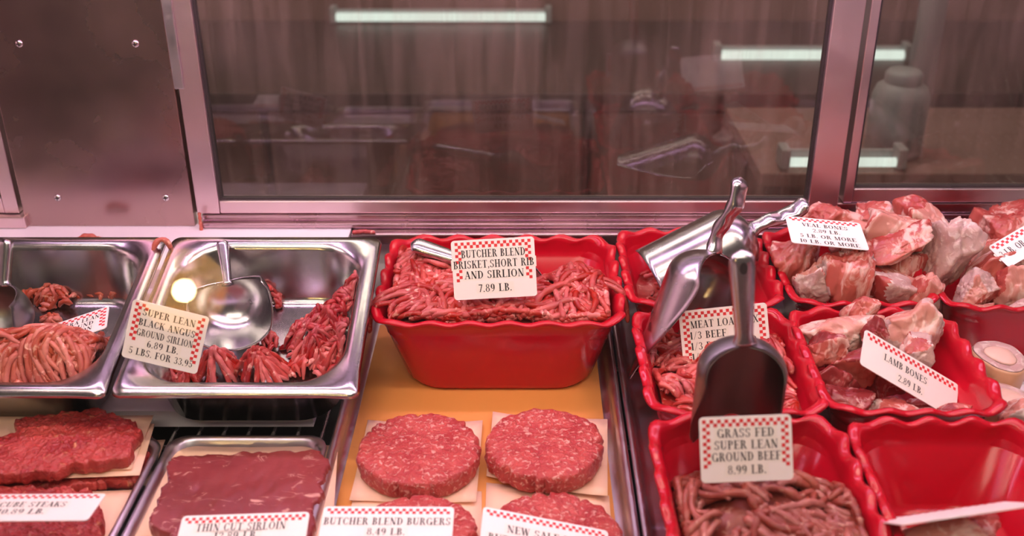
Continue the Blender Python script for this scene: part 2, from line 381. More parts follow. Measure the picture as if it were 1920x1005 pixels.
# ------------------------------------------------------------------ wire rack
rack = empty('wire_rack', Matrix.Translation((0, 0, 0))); tag(rack, 'dark wire rack under the trays, seen behind the thin cut sirloin', 'rack')
m0 = None
for i in range(76):
    x = -.93+i*.025
    if m0 is None:
        m0 = rod('wire', (0, .50, -.0035), (0, 1.17, -.0035), .0022, M_wire, rack, 6); m0.location.x = x
    else:
        w = m0.copy(); C.objects.link(w); w.parent = rack; w.location.x = x
for y in (.52, .68, .874, 1.02, 1.15): rod('cross_wire', (-.94, y, -.0092), (.94, y, -.0092), .0034, M_wire, rack, 8)
for x in (-.8, 0, .8):
    for y in (.56, 1.1): rod('foot', (x, y, -.06), (x, y, -.009), .006, M_wire, rack, 8)

# ------------------------------------------------------------------ trays, pans, tubs
def rings_of(spec, w, d, cs=6, ss=20):
    out = []
    for inset, z, r in spec:
        p, n, s = rrect(w-2*inset, d-2*inset, r, cs, ss); out.append(np.column_stack([p, np.full(len(p), z)]))
    return out
def tray(x0, x1, y0, y1, label, h=.020):
    w, d = x1-x0, y1-y0
    spec = [(.012, 0, .016), (.006, .001, .018), (.003, .006, .02), (.001, h-.005, .02), (-.001, h-.002, .02), (-.0005, h+.001, .02), (.003, h+.0015, .02), (.006, h-.001, .02), (.008, .008, .018), (.011, .003, .016), (.016, .002, .012)]
    o = loft('sheet_tray', rings_of(spec, w, d, 6, 4), M_tray, mw=Matrix.Translation(((x0+x1)/2, (y0+y1)/2, 0)))
    return tag(o, label, 'tray')
tray(-.187, .097, .52, 1.16, 'steel tray lined with orange paper under the burger patties')
tray(.101, .66, .52, 1.176, 'steel tray beneath the small red tubs')
tray(-.343, -.191, .56, .853, 'steel tray holding the thin cut sirloin')
tray(-.60, -.347, .56, .845, 'steel tray holding the stacks of cube steaks', .024)

def pan(x0, x1, yc, zc, tilt, d, H, label):
    w = x1-x0
    mw = Matrix.Translation(((x0+x1)/2, yc, zc)) @ Matrix.Rotation(tilt, 4, 'X')
    spec = [(.040, 0, .03), (.032, .001, .036), (.027, .005, .04), (.019, H-.012, .046), (.017, H-.004, .040), (.004, H-.0025, .012), (.0005, H-.0065, .010), (-.0008, H-.005, .010), (.0015, H-.0005, .010), (.008, H+.0004, .016), (.015, H-.0004, .044), (.0185, H-.006, .050), (.0285, .008, .040), (.034, .0025, .034), (.042, .0015, .03)]
    rg = rings_of(spec, w, d, 8, 10)
    for k, a in enumerate(rg):      # pulled-out pouring lip on the front right corner
        if 4 < k < 10:
            c = np.clip((a[:, 0]/(w/2)-.80)/.2, 0, 1)*np.clip((-a[:, 1]/(d/2)-.80)/.2, 0, 1)
            a[:, 0] += .004*c; a[:, 1] -= .004*c; a[:, 2] += .002*c
    o = loft('steam_pan', rg, M_steel, mw=mw); tag(o, label, 'pan')
    return mw
TILT = R(13.5)
PAN1 = pan(-.640, -.393, .9650, .0395, TILT, .236, .072, 'steel pan of ground beef at the left edge with the half buried sign')
PAN2 = pan(-.387, -.158, .9650, .0395, TILT, .236, .072, 'steel pan with a silver scoop, behind the super lean sign')
# white riser under the pans
prof = [(.897, .0005), (.897, .0195), (1.035, .0535), (1.076, .0650), (1.086, .0838), (1.2135, .0838), (1.2135, .0005)]
v = [(x, y, z) for x in (-.92, -.215) for y, z in prof]; n = len(prof)
f = [tuple(range(n)), tuple(range(n, 2*n))[::-1]]+[(i, i+n, (i+1) % n+n, (i+1) % n) for i in range(n)]
rb = mesh('riser', v, f, M_white, smooth=False); tag(rb, 'white plastic riser propping up the steel pans along the rear doors', 'riser')

def tub(cx, cy, w, d, H, label, waves=(6, 5), rz=0.0, z=.003, group=None):
    # inset, height, corner radius, wave amount
    spec = [(.052, 0, .03, 0), (.040, .0005, .036, 0), (.033, .003, .04, 0), (.0285, .009, .042, 0), (.011, H*.80, .034, 0), (.0065, H*.90, .032, .55), (.0015, H*.965, .030, 1), (-.001, H*.99, .030, 1),
            (.0002, H*1.01, .030, 1), (.0035, H*1.02, .029, 1), (.0075, H*1.0, .028, .95), (.0105, H*.95, .027, .6), (.0125, H*.85, .026, .1), (.0135, H*.76, .026, 0), (.0165, H*.745, .026, 0), (.031, .012, .038, 0), (.037, .006, .036, 0), (.052, .005, .03, 0)]
    rg = []
    nw = 2*(waves[0]+waves[1])
    for ins, zz, r, wv in spec:
        p, nr, s = rrect(w-2*ins, d-2*ins*(1 if ins < .008 else .62), r, 8, 30)
        k = np.cos(2*np.pi*nw*s+.6)
        p = p+nr*(.0012*wv*k)[:, None]
        rg.append(np.column_stack([p, zz+wv*.0026*k]))
    mw = Matrix.Translation((cx, cy, z)) @ Matrix.Rotation(rz, 4, 'Z')
    o = loft('scalloped_tub', rg, M_red, mw=mw); tag(o, label, 'tub', group); return mw
TC = tub(-.0275, 1.045, .262, .212, .092, 'large red scalloped tub heaped with the butcher blend mince', (6, 5))
TA3 = tub(.190, .684, .168, .194, .090, 'red scalloped tub with the grass fed sign, nearest the shoppers', (4, 5), R(.5))
TA2 = tub(.192, .883, .166, .192, .088, 'red scalloped tub with the meat loaf sign, beside the lamb bones', (4, 5))
TA1 = tub(.193, 1.080, .170, .190, .090, 'red scalloped tub with a scoop lying face down, next to the veal bones', (4, 5))
TB3 = tub(.362, .682, .170, .194, .088, 'nearly empty red scalloped tub at the lower right', (4, 5))
TB2 = tub(.352, .881, .166, .192, .090, 'red scalloped tub of lamb bones', (4, 5), R(-1))
TB1 = tub(.362, 1.080, .160, .190, .090, 'red scalloped tub of veal bones under the pink post', (4, 5))
TC1 = tub(.528, 1.075, .168, .190, .088, 'red scalloped tub of beef bones at the right edge', (4, 5))

# ------------------------------------------------------------------ paper sheets
def sheet(name, pts, mat, label, cat='paper', group=None, curl=.004, n=8, seed=0, th=.0004):
    """pts: 4 world corners (back-left, back-right, front-right, front-left)"""
    P = [Vector(p) for p in pts]; rng = random.Random(seed); ph = rng.random()*6; v = []; f = []
    cs = [rng.random() for _ in range(4)]
    for k in (0, 1):
        for j in range(n+1):
            for i in range(n+1):
                a, b = i/n, j/n
                q = P[0]*(1-a)*(1-b)+P[1]*a*(1-b)+P[2]*a*b+P[3]*(1-a)*b
                e = max(abs(a-.5), abs(b-.5))*2
                c = cs[(a > .5)+2*(b > .5)]*(abs(a-.5)*abs(b-.5)*4)**2
                q = q+Vector((0, 0, curl*(c+.12*e*math.sin(ph+5*a+3*b)**2)-k*th))
                v.append(q)
    m = (n+1)**2
    for j in range(n):
        for i in range(n):
            q = [j*(n+1)+i, j*(n+1)+i+1, (j+1)*(n+1)+i+1, (j+1)*(n+1)+i]
            f.append(tuple(q)); f.append(tuple(x+m for x in q[::-1]))
    rim = [i for i in range(n+1)]+[j*(n+1)+n for j in range(1, n+1)]+[n*(n+1)+i for i in range(n-1, -1, -1)]+[j*(n+1) for j in range(n-1, 0, -1)]
    for i in range(len(rim)):
        a, b = rim[i], rim[(i+1) % len(rim)]; f.append((a, a+m, b+m, b))
    o = mesh(name, v, f, mat); tag(o, label, cat, group); return o
sheet('paper_liner', [(-.172, 1.10, .0036), (.080, 1.10, .0036), (.080, .54, .0036), (-.172, .54, .0036)], M_liner, 'orange paper liner on the tray under the large red tub', curl=.0005)
def psheet(px, z, mat, label, seed, curl=.005, group=None):
    return sheet('paper_square', [atz(x, y, z) for x, y in px], mat, label, curl=curl, seed=seed, group=group)
psheet([(690, 794), (905, 794), (893, 945), (655, 940)], .0062, M_paper, 'peach paper square under the left rear burger patty', 1)
psheet([(924, 779), (1139, 787), (1139, 937), (912, 893)], .0075, M_paper, 'peach paper square under the right rear burger patty', 2)
psheet([(668, 905), (903, 922), (905, 1090), (630, 1090)], .0048, M_paper, 'peach paper square under the left front burger patty', 3, .001)
psheet([(912, 905), (1142, 930), (1155, 1090), (905, 1090)], .0052, M_paper, 'peach paper square under the right front burger patty', 4, .001)

# ------------------------------------------------------------------ patties
def patty(x, y, z, r, h, seed, label):
    prof = []
    nr, na = 26, 150
    rr = [(k/nr, 1) for k in range(nr+1)]
    pr = [(r*k/nr*.955, h) for k in range(nr+1)]+[(r*.985, h*.93), (r*1.0, h*.80), (r*1.005, h*.6), (r*1.0, h*.35), (r*.985, h*.12), (r*.95, 0), (0, 0)]
    a = np.linspace(0, 2*np.pi, na, endpoint=False); V = []
    for q, zz in pr: V.append(np.column_stack([q*np.cos(a), q*np.sin(a), np.full(na, zz)]))
    V = np.concatenate(V); rad = np.linalg.norm(V[:, :2], axis=1); top = (V[:, 2] > h*.5)
    dirv = np.column_stack([V[:, 0], V[:, 1], np.zeros(len(V))])/np.maximum(rad, 1e-6)[:, None]
    ef = np.clip((rad/r-.7)/.3, 0, 1)
    low = snoise(V, 70, seed); hi = snoise(V, 420, seed+1, 7); vh = snoise(V, 900, seed+2, 7)
    V = V+dirv*((low*.0018+hi*.0016)*ef)[:, None]
    V[:, 2] += np.where(V[:, 2] > .001, (low*.0007+hi*.0007+vh*.0006), 0)-ef**3*.001*top
    # cracks in the rim
    rng = np.random.RandomState(seed)
    ang = np.arctan2(V[:, 1], V[:, 0])
    for c in rng.rand(9)*6.28-3.14:
        dd = np.abs((ang-c+np.pi) % (2*np.pi)-np.pi); k = np.exp(-(dd/.035)**2)*ef**2
        V = V-dirv*(.004*k)[:, None]; V[:, 2] -= .003*k*top
    V[:, 2] = np.maximum(V[:, 2], 0)
    n = na; f = []
    for k in range(len(pr)-1):
        for i in range(n):
            j = (i+1) % n; f.append((k*n+i, (k+1)*n+i, (k+1)*n+j, k*n+j))
    o = mesh('burger_patty', V, f, M_patty, mw=Matrix.Translation((x, y, z))); return tag(o, label, 'burger patty', 'burger patties on the orange tray')
patty(-.1005, .825, .0085, .0575, .0205, 5, 'round raw burger patty at the rear left of the orange tray')
patty(.0185, .832, .0100, .0565, .0205, 9, 'round raw burger patty at the rear right of the orange tray')
patty(-.096, .706, .0058, .0575, .016, 14, 'round raw burger patty half behind the butcher blend burgers sign')
patty(.024, .709, .0062, .0585, .016, 19, 'round raw burger patty half behind the new sale sign')

# ------------------------------------------------------------------ flat steaks
def steak(name, outline, z, h, mat, label, cat, seed, rough=.0016, fr=160, edge=.003, dome=0.0, nres=64):
    """outline: world XY polygon; surface on a polar grid"""
    pts = np.array([(p[0], p[1]) for p in outline]); c = pts.mean(0)
    # dense outline
    dense = []
    for i in range(len(pts)):
        a, b = pts[i], pts[(i+1) % len(pts)]; m = max(2, int(np.linalg.norm(b-a)/.0012))
        for k in range(m): dense.append(a+(b-a)*k/m)
    D = np.array(dense); n = len(D)
    for _ in range(5): D = (np.roll(D, 1, 0)+D*2+np.roll(D, -1, 0))/4
    q = np.column_stack([D, np.zeros(n)]); dv = (D-c)/np.linalg.norm(D-c, axis=1)[:, None]
    D = D+dv*(snoise(q, 260, seed)*edge+snoise(q, 900, seed+1, 7)*edge*.5)[:, None]
    L = [(0.0, h)]+[(k/nres, h) for k in range(1, nres-1)]+[(.992, h*.9), (1.0, h*.6), (1.0, h*.25), (.985, 0)]
    V = []
    for t, zz in L:
        X = c+(D-c)*max(t, .004); V.append(np.column_stack([X, np.full(n, zz)]))
    V = np.concatenate(V); T = np.repeat([t for t, _ in L], n)
    up = V[:, 2] > h*.5
    nz = snoise(V, fr, seed+3, 6)*rough+snoise(V, fr*3, seed+4, 7)*rough*.7+snoise(V, 22, seed+5)*rough*.9
    V[:, 2] += np.where(up, nz+dome*(1-T**2), 0); V[:, 2] = np.maximum(V[:, 2], 0)+z
    f = []
    for k in range(len(L)-1):
        for i in range(n):
            j = (i+1) % n; f.append((k*n+i, (k+1)*n+i, (k+1)*n+j, k*n+j))
    f.append(tuple(range((len(L)-1)*n, len(L)*n))[::-1])
    o = mesh(name, V, f, mat); return tag(o, label, cat)
def poly(px, z): return [tuple(atz(x, y, z)[:2]) for x, y in px]
psheet([(318, 832), (634, 838), (618, 1075), (212, 1075)], .0125, M_paper, 'peach paper square under the thin cut sirloin', 21, .003)
steak('sirloin_steak', poly([(322, 856), (420, 850), (520, 848), (602, 843), (618, 868), (606, 905), (604, 925), (588, 950), (590, 985), (560, 1040), (330, 1050), (318, 1000), (274, 985), (280, 968), (300, 945), (300, 918), (316, 905), (312, 885)], .025)[::-1], .0138, .0125, M_sirloin, 'flat dark red thin cut sirloin steak on peach paper', 'steak', 31, .0009, 90, .0022)
# cube steaks, rear stack
zs = .024
psheet([(60, 832), (310, 825), (278, 912), (-60, 932)], zs-.014, M_paper, 'lowest peach paper sheet in the rear cube steak stack', 41, .002)
steak('cube_steak', poly([(-60, 827), (160, 802), (285, 815), (262, 892), (120, 907), (-60, 917)], zs)[::-1], zs-.0125, .012, M_cube, 'lower cube steak in the rear stack, mostly hidden by paper', 'steak', 43, .0012, 420, .004)
psheet([(40, 787), (290, 795), (262, 892), (-70, 902)], zs+.003, M_paper, 'middle peach paper sheet in the rear cube steak stack', 42, .001)
psheet([(-60, 777), (288, 780), (246, 880), (-70, 885)], zs+.0055, M_paper, 'top peach paper sheet in the rear cube steak stack', 44, .001)
steak('cube_steak', poly([(22, 780), (100, 772), (186, 761), (240, 782), (268, 809), (250, 835), (246, 855), (190, 861), (130, 867), (90, 880), (-60, 892), (-60, 837), (10, 812), (24, 799)], zs+.02)[::-1], zs+.0066, .012, M_cube, 'dimpled cube steak on top of the rear stack', 'steak', 46, .0012, 420, .0035, .003)
psheet([(0, 925), (250, 920), (200, 1060), (-120, 1070)], .013, M_paper, 'peach paper sheet under the front cube steak', 47, .002)
steak('cube_steak', poly([(-90, 915), (60, 910), (176, 918), (190, 960), (196, 1000), (180, 1060), (-120, 1060)], .028)[::-1], .0145, .014, M_cube, 'dimpled cube steak under the cube steaks sign', 'steak', 49, .0012, 420, .0035)

# ------------------------------------------------------------------ ground meat
def tubes(strands, sides=7):
    V, F, off = [], [], 0
    ca = np.cos(np.linspace(0, 2*np.pi, sides, endpoint=False)); sa = np.sin(np.linspace(0, 2*np.pi, sides, endpoint=False))
    for P, r in strands:
        P = np.asarray(P); m = len(P); T = np.gradient(P, axis=0); T /= np.maximum(np.linalg.norm(T, axis=1), 1e-9)[:, None]
        up = np.array([.13, .21, .97]); A = np.cross(T, up); A /= np.maximum(np.linalg.norm(A, axis=1), 1e-6)[:, None]; B = np.cross(A, T)
        ring = P[:, None, :]+r[:, None, None]*(A[:, None, :]*ca[None, :, None]+B[:, None, :]*sa[None, :, None])
        V.append(ring.reshape(-1, 3))
        i = np.arange(m-1)[:, None]*sides+np.arange(sides)[None, :]; j = np.arange(m-1)[:, None]*sides+(np.arange(sides)[None, :]+1) % sides
        F.append((np.stack([i, j, j+sides, i+sides], -1).reshape(-1, 4)+off)); 
        off += m*sides
    return np.concatenate(V), np.concatenate(F)
def strand_path(rng, x, y, th, L, curv, H, lift, clampf, seg=.0035, r=.003, wob=.5):
    n = max(5, int(L/seg)); P = []; k = curv; ph = rng.rand()*6; w = wob*(.5+rng.rand())
    for i in range(n):
        x, y = clampf(x, y)
        e = min(i, n-1-i)/n
        P.append((x, y, H(x, y)+lift*min(1, .25+e*4)+.0008*math.sin(ph+i*.5)))
        th += (k+w*math.sin(ph+i*.31)*12)*seg
        x += math.cos(th)*seg; y += math.sin(th)*seg
    P = np.array(P)
    for _ in range(2): P[1:-1] = (P[:-2]+2*P[1:-1]+P[2:])/4
    rad = r*(1+.16*np.sin(ph+np.arange(n)*1.1+1.5*np.sin(np.arange(n)*.47+ph))+.08*rng.randn(n)); rad[0] *= .45; rad[-1] *= .45
    return P, rad
def ground(name, H, x0, x1, y0, y1, clusters, mw, mat, label, seed, r=.003, L=(.04, .075), per=(6, 11), clampf=None, extra=None, down=.75, base=True, cat='ground beef', accept=None, fans=.4, lay=2.6, wob=1.5):
    rng = np.random.RandomState(seed); st = []
    if clampf is None: clampf = lambda x, y: (min(max(x, x0), x1), min(max(y, y0), y1))
    for c in range(clusters):
        for _ in range(60):
            cx = x0+(x1-x0)*rng.rand(); cy = y0+(y1-y0)*rng.rand()
            if accept is None or accept(cx, cy): break
        e = .004; gx = (H(cx+e, cy)-H(cx-e, cy))/(2*e); gy = (H(cx, cy+e)-H(cx, cy-e))/(2*e)
        g = math.hypot(gx, gy); a = math.atan2(-gy, -gx)
        th = a+rng.randn()*.5 if (g > .15 and rng.rand() < down) else rng.rand()*6.28
        m = rng.randint(*per); curv = rng.randn()*34; spread = rng.randn()*.10; lift0 = r*(-.2+rng.rand()*lay)
        Lc = L[0]+(L[1]-L[0])*rng.rand(); fan = rng.rand() < fans; fs = .35+.5*rng.rand()
        for j in range(m):
            u = (j-(m-1)/2)
            if fan:
                sx = cx+rng.randn()*r*1.1; sy = cy+rng.randn()*r*1.1; hd = th+fs*2*u/m+rng.randn()*.08; lf = lift0+r*(.3+1.4*rng.rand()); cv = curv*.5+rng.randn()*9+u*3
            else:
                o = u*r*1.8
                sx = cx-math.sin(th)*o+rng.randn()*.0012-math.cos(th)*Lc*.4; sy = cy+math.cos(th)*o+rng.randn()*.0012-math.sin(th)*Lc*.4
                hd = th+spread*u+rng.randn()*.10; lf = lift0+(j % 2)*r*.6*rng.rand()+rng.randn()*r*.2; cv = curv+rng.randn()*7
            st.append(strand_path(rng, sx, sy, hd, Lc*(.6+.6*rng.rand()), cv, H, lf, clampf, r=r*(.86+.24*rng.rand()), wob=wob))
    if extra: st += extra(rng)
    V, F = tubes(st)
    V, F = V.tolist(), F.tolist()
    if base:
        n = 44; o = len(V)
        for j in range(n+1):
            for i in range(n+1):
                x = x0+(x1-x0)*i/n; y = y0+(y1-y0)*j/n; V.append((x, y, H(x, y)-r*2.0))
        for j in range(n):
            for i in range(n): F.append([o+j*(n+1)+i, o+j*(n+1)+i+1, o+(j+1)*(n+1)+i+1, o+(j+1)*(n+1)+i])
    ob = mesh(name, V, F, mat, mw=mw); return tag(ob, label, cat, None, 'stuff')
def bump2(x, y, cx, cy, sx, sy, h): return h*math.exp(-((x-cx)/sx)**2-((y-cy)/sy)**2)

# large red tub
def Hc(x, y):
    z = .084+bump2(x, y, -.085, .02, .045, .05, .016)+bump2(x, y, .085, -.01, .035, .045, .024)+bump2(x, y, -.02, -.05, .10, .04, .008)
    edge = (.012 if x > -.03 else .012+.075*min(1, (-.03-x)/.025))      # heap stops short of the back wall on the right
    z -= .078/(1+math.exp(-(y-edge)/.008))
    return z+.004*math.sin(60*x+1)*math.sin(50*y)
def cl_c(x, y): return (min(max(x, -.112), .112), min(max(y, -.088), .088))
def over_c(rng):   # a few strands hanging over the left and right rim
    out = []
    for pts, r in (([(-.09, -.03, .10), (-.11, -.045, .102), (-.125, -.055, .099), (-.134, -.06, .09), (-.137, -.062, .074), (-.138, -.062, .058)], .0032),
                   ([(-.08, -.05, .098), (-.105, -.055, .102), (-.122, -.062, .098), (-.131, -.064, .091), (-.134, -.066, .078)], .003),
                   ([(-.09, -.06, .096), (-.11, -.07, .099), (-.126, -.072, .097), (-.133, -.071, .088)], .003),
                   ([(.085, -.01, .10), (.11, -.025, .104), (.125, -.03, .100), (.134, -.034, .09), (.137, -.038, .072), (.138, -.04, .058)], .0028),
                   ([(.085, -.02, .098), (.105, -.03, .102), (.120, -.036, .100), (.1315, -.04, .093)], .003)):
        P = np.array(pts); t = np.linspace(0, len(P)-1, 24); Q = np.column_stack([np.interp(t, range(len(P)), P[:, k]) for k in range(3)])
        for _ in range(4): Q[1:-1] = (Q[:-2]+2*Q[1:-1]+Q[2:])/4
        rr = np.full(24, r); rr[0] *= .5; rr[-1] *= .5; out.append((Q, rr))
    return out
ground('ground_beef', Hc, -.112, .112, -.088, .085, 150, TC, M_gb, 'mound of long mince strands filling the large red tub', 101, .0033, extra=over_c, per=(4, 9), accept=lambda x, y: Hc(x, y) > .055)
# small tubs
def H5(x, y): return .066+bump2(x, y, 0, -.02, .06, .05, .030)+.004*math.sin(70*x)*math.sin(60*y)-.03/(1+math.exp(-(y-.035)/.008))
ground('ground_beef', H5, -.066, .066, -.08, .07, 50, TA3, M_gb_br, 'brownish mince strands in the tub with the grass fed sign', 111, .0033, L=(.05, .08), per=(4, 8))
def H4(x, y): return .066+.012*math.sin(40*x+1)*math.sin(38*y)+bump2(x, y, .055, .03, .03, .04, .016)
ground('ground_beef', H4, -.065, .065, -.078, .078, 62, TA2, M_gb, 'pale mince strands in the tub with the meat loaf sign', 112, .0030, L=(.03, .055), per=(3, 7))
def H3(x, y): return .046+.006*math.sin(60*x+1)*math.sin(58*y)-.12*(y+.07)*.2
ground('ground_beef', H3, -.06, .06, -.072, .074, 46, TA1, M_gb, 'coarse crumbly mince under the face down scoop', 113, .003, L=(.010, .022), per=(2, 5))
# left pan: heap in front, crumbs at the back
def H1(x, y): return .004+bump2(x, y, .075, -.05, .040, .040, .050)+bump2(x, y, .02, -.045, .05, .045, .056)+bump2(x, y, -.05, -.05, .05, .04, .05)
def cl1(x, y):
    k = .076+.22*max(0.0, H1(min(max(x, -.095), .095), max(y, -.09))-.006); return (min(max(x, -k-.004), k+.004), min(max(y, -k), .02))
ground('ground_beef', H1, -.082, .082, -.078, .005, 80, PAN1, M_gb_or, 'orange tinted heap of mince strands at the front of the left pan', 121, .0031, L=(.04, .065), per=(4, 9), clampf=cl1)
def clump(mw, cx, cy, rx, ry, h, n, mat, label, seed, strand=(.012, .024), r=.0027, per=(2, 5), z0=.0035, cat='ground beef', name='mince_clump', down=.5, lay=3.4):
    rg = random.Random(seed); f1, f2, f3 = (rg.random()*6.28 for _ in range(3))
    def dist(x, y):
        a = math.atan2((y-cy)/ry, (x-cx)/rx)
        return math.hypot((x-cx)/rx, (y-cy)/ry)/(.86+.20*math.sin(2*a+f1)+.16*math.sin(5*a+f2))
    def H(x, y):
        d = dist(x, y); return z0+h*max(0.0, 1-d**1.6)*(1+.35*math.sin(x*150+f1)*math.sin(y*140+f3))
    def cf(x, y):
        d = dist(x, y)
        return (x, y) if d <= 1 else (cx+(x-cx)/d, cy+(y-cy)/d)
    ground(name, H, cx-rx, cx+rx, cy-ry, cy+ry, n, mw, mat, label, seed, r, strand, per, cf, base=False, cat=cat, accept=lambda x, y: dist(x, y) < .95, down=down, lay=lay, fans=.3)
def inpan(mw, px, py, zl=.01):
    """pixel -> local point at local height zl in a tilted pan"""
    inv = mw.inverted(); o = inv @ Vector((0, 0, CAMZ)); dd = inv.to_3x3() @ ray(px, py)
    return o+dd*((zl-o.z)/dd.z)
def clump_px(mw, px, py, wpx, hm, n, mat, label, seed, ry=None, **k):
    p = inpan(mw, px, py, .01); rx = wpx/2/FPX*1.06
    clump(mw, p.x, p.y, rx, ry or rx*.8, hm, n, mat, label, seed, **k)
clump_px(PAN1, 100, 552, 125, .014, 26, M_gb_or, 'scattered mince crumbs against the back of the left pan', 131)
clump_px(PAN1, 190, 545, 70, .010, 9, M_gb_or, 'small mince crumbs right of the scattered pile in the left pan', 132)
clump_px(PAN1, 95, 596, 44, .010, 7, M_gb_or, 'little mince knob beside the buried sign in the left pan', 133)
def mop(mw, px, py, rx, ry, h, n, mat, label, seed, r=.0028):
    """strands pouring down on all sides from one apex"""
    rng = np.random.RandomState(seed); c = inpan(mw, px, py, .004); st = []
    for i in range(n):
        a = 6.283*i/n+rng.randn()*.25; tw = rng.randn()*.5; m = 16; Rl = .75+.3*rng.rand(); lv = rng.rand(); P = []
        for k in range(m):
            t = k/(m-1)*Rl; aa = a+tw*t
            P.append((c.x+rx*t*math.cos(aa)+.002*rng.randn()*0, c.y+ry*t*math.sin(aa), .004+h*(.78+.3*lv)*(1-t**1.5*.98/max(Rl, .9))*(1-.0*t)+.001*math.sin(k+i)))
        P = np.array(P); P[:, 2] = np.maximum(P[:, 2], .0045); rad = r*(1+.14*np.sin(np.arange(m)*1.2+i)); rad[-1] *= .5; st.append((P, rad))
    V, F = tubes(st); o = mesh('mince_clump', V, F, mat, mw=mw); tag(o, label, 'ground beef', None, 'stuff')
mop(PAN2, 300, 700, .036, .026, .034, 34, M_gb, 'mince clump half hidden behind the super lean sign', 141)
mop(PAN2, 412, 703, .026, .026, .036, 32, M_gb, 'dome of mince strands just right of the super lean sign', 142)
mop(PAN2, 490, 706, .030, .026, .037, 34, M_gb, 'second dome of mince strands along the front of the scoop pan', 143)
mop(PAN2, 352, 712, .030, .016, .016, 18, M_gb, 'low mince clump under the foot of the super lean sign', 149)
hc = inpan(PAN2, 628, 634, .015)
def Hh(x, y):
    q = (x-hc.x, y-hc.y)
    z = bump2(*q, .012, .020, .030, .030, .040)+bump2(*q, -.014, -.012, .026, .024, .030)+bump2(*q, .022, -.022, .022, .026, .030)+bump2(*q, .020, .055, .020, .022, .034)+bump2(*q, -.030, .010, .016, .016, .014)
    return .002+z*(1+.25*math.sin(x*190)*math.sin(y*170))
ground('mince_clump', Hh, hc.x-.06, min(hc.x+.06, .094), hc.y-.06, hc.y+.075, 150, PAN2, M_gb_dk, 'deep red crumbly mince heap against the right wall of the scoop pan', 144, .0028, (.010, .026), (2, 5), base=False, accept=lambda x, y: Hh(x, y) > .012 and x < .082+.25*max(0, Hh(x, y)-.01), fans=.3, lay=3.6,
       clampf=lambda x, y: (min(x, .078+.25*max(0.0, Hh(min(x, .09), y))), y))
clump_px(PAN2, 492, 550, 130, .020, 30, M_gb, 'crumbly mince piled behind the silver scoop', 145)
clump_px(PAN2, 585, 690, 70, .012, 6, M_gb, 'loose mince strands below the deep red heap', 146)
clump_px(PAN2, 500, 636, 80, .010, 8, M_gb_dk, 'small mince crumbs in front of the silver scoop', 147)
clump_px(PAN2, 608, 712, 26, .006, 4, M_gb_dk, 'tiny mince crumb near the front right of the scoop pan', 148)
def crumb(p, pts, r, mat, label):
    P = np.array(pts); t = np.linspace(0, len(P)-1, 20); Q = np.column_stack([np.interp(t, range(len(P)), P[:, k]) for k in range(3)])
    for _ in range(3): Q[1:-1] = (Q[:-2]+2*Q[1:-1]+Q[2:])/4
    rr = r*(1+.15*np.sin(np.arange(20)*1.3)); rr[0] *= .5; rr[-1] *= .5
    V, F = tubes([(Q, rr)], 8); o = mesh('mince_strand', V, F, mat, mw=Matrix.Translation(p)); tag(o, label, 'mince strand')
p = Vector((-.3945, 1.045, .1365))
crumb(p, [(-.008, -.008, -.018), (-.008, -.006, -.008), (-.006, -.003, .001), (0, 0, .006), (.007, .0, .004), (.0105, 0, -.006), (.012, -.001, -.022), (.013, -.002, -.040)], .003, M_gb_or, 'long mince strand hooked over the corner between the two pans')
p = atz(168, 452, .088)
crumb(p, [(-.014, .0, 0), (-.009, .004, .004), (0, .005, .005), (.008, .003, .001), (.014, .004, 0)], .0035, M_gb_or, 'curled mince scrap on the white ledge behind the left pan')
p = atz(682, 436, .0855)
crumb(p, [(-.014, .0, 0), (0, .002, .001), (.014, .0, 0)], .0025, M_gb_dk, 'thin red mince scrap on the ledge left of the large tub')
p = aty(376, 415, 1.197)
crumb(p, [(0, 0, .012), (0, -.001, 0), (0, -.002, -.014)], .0022, M_gb_or, 'mince scrap stuck at the foot of the steel door frame')

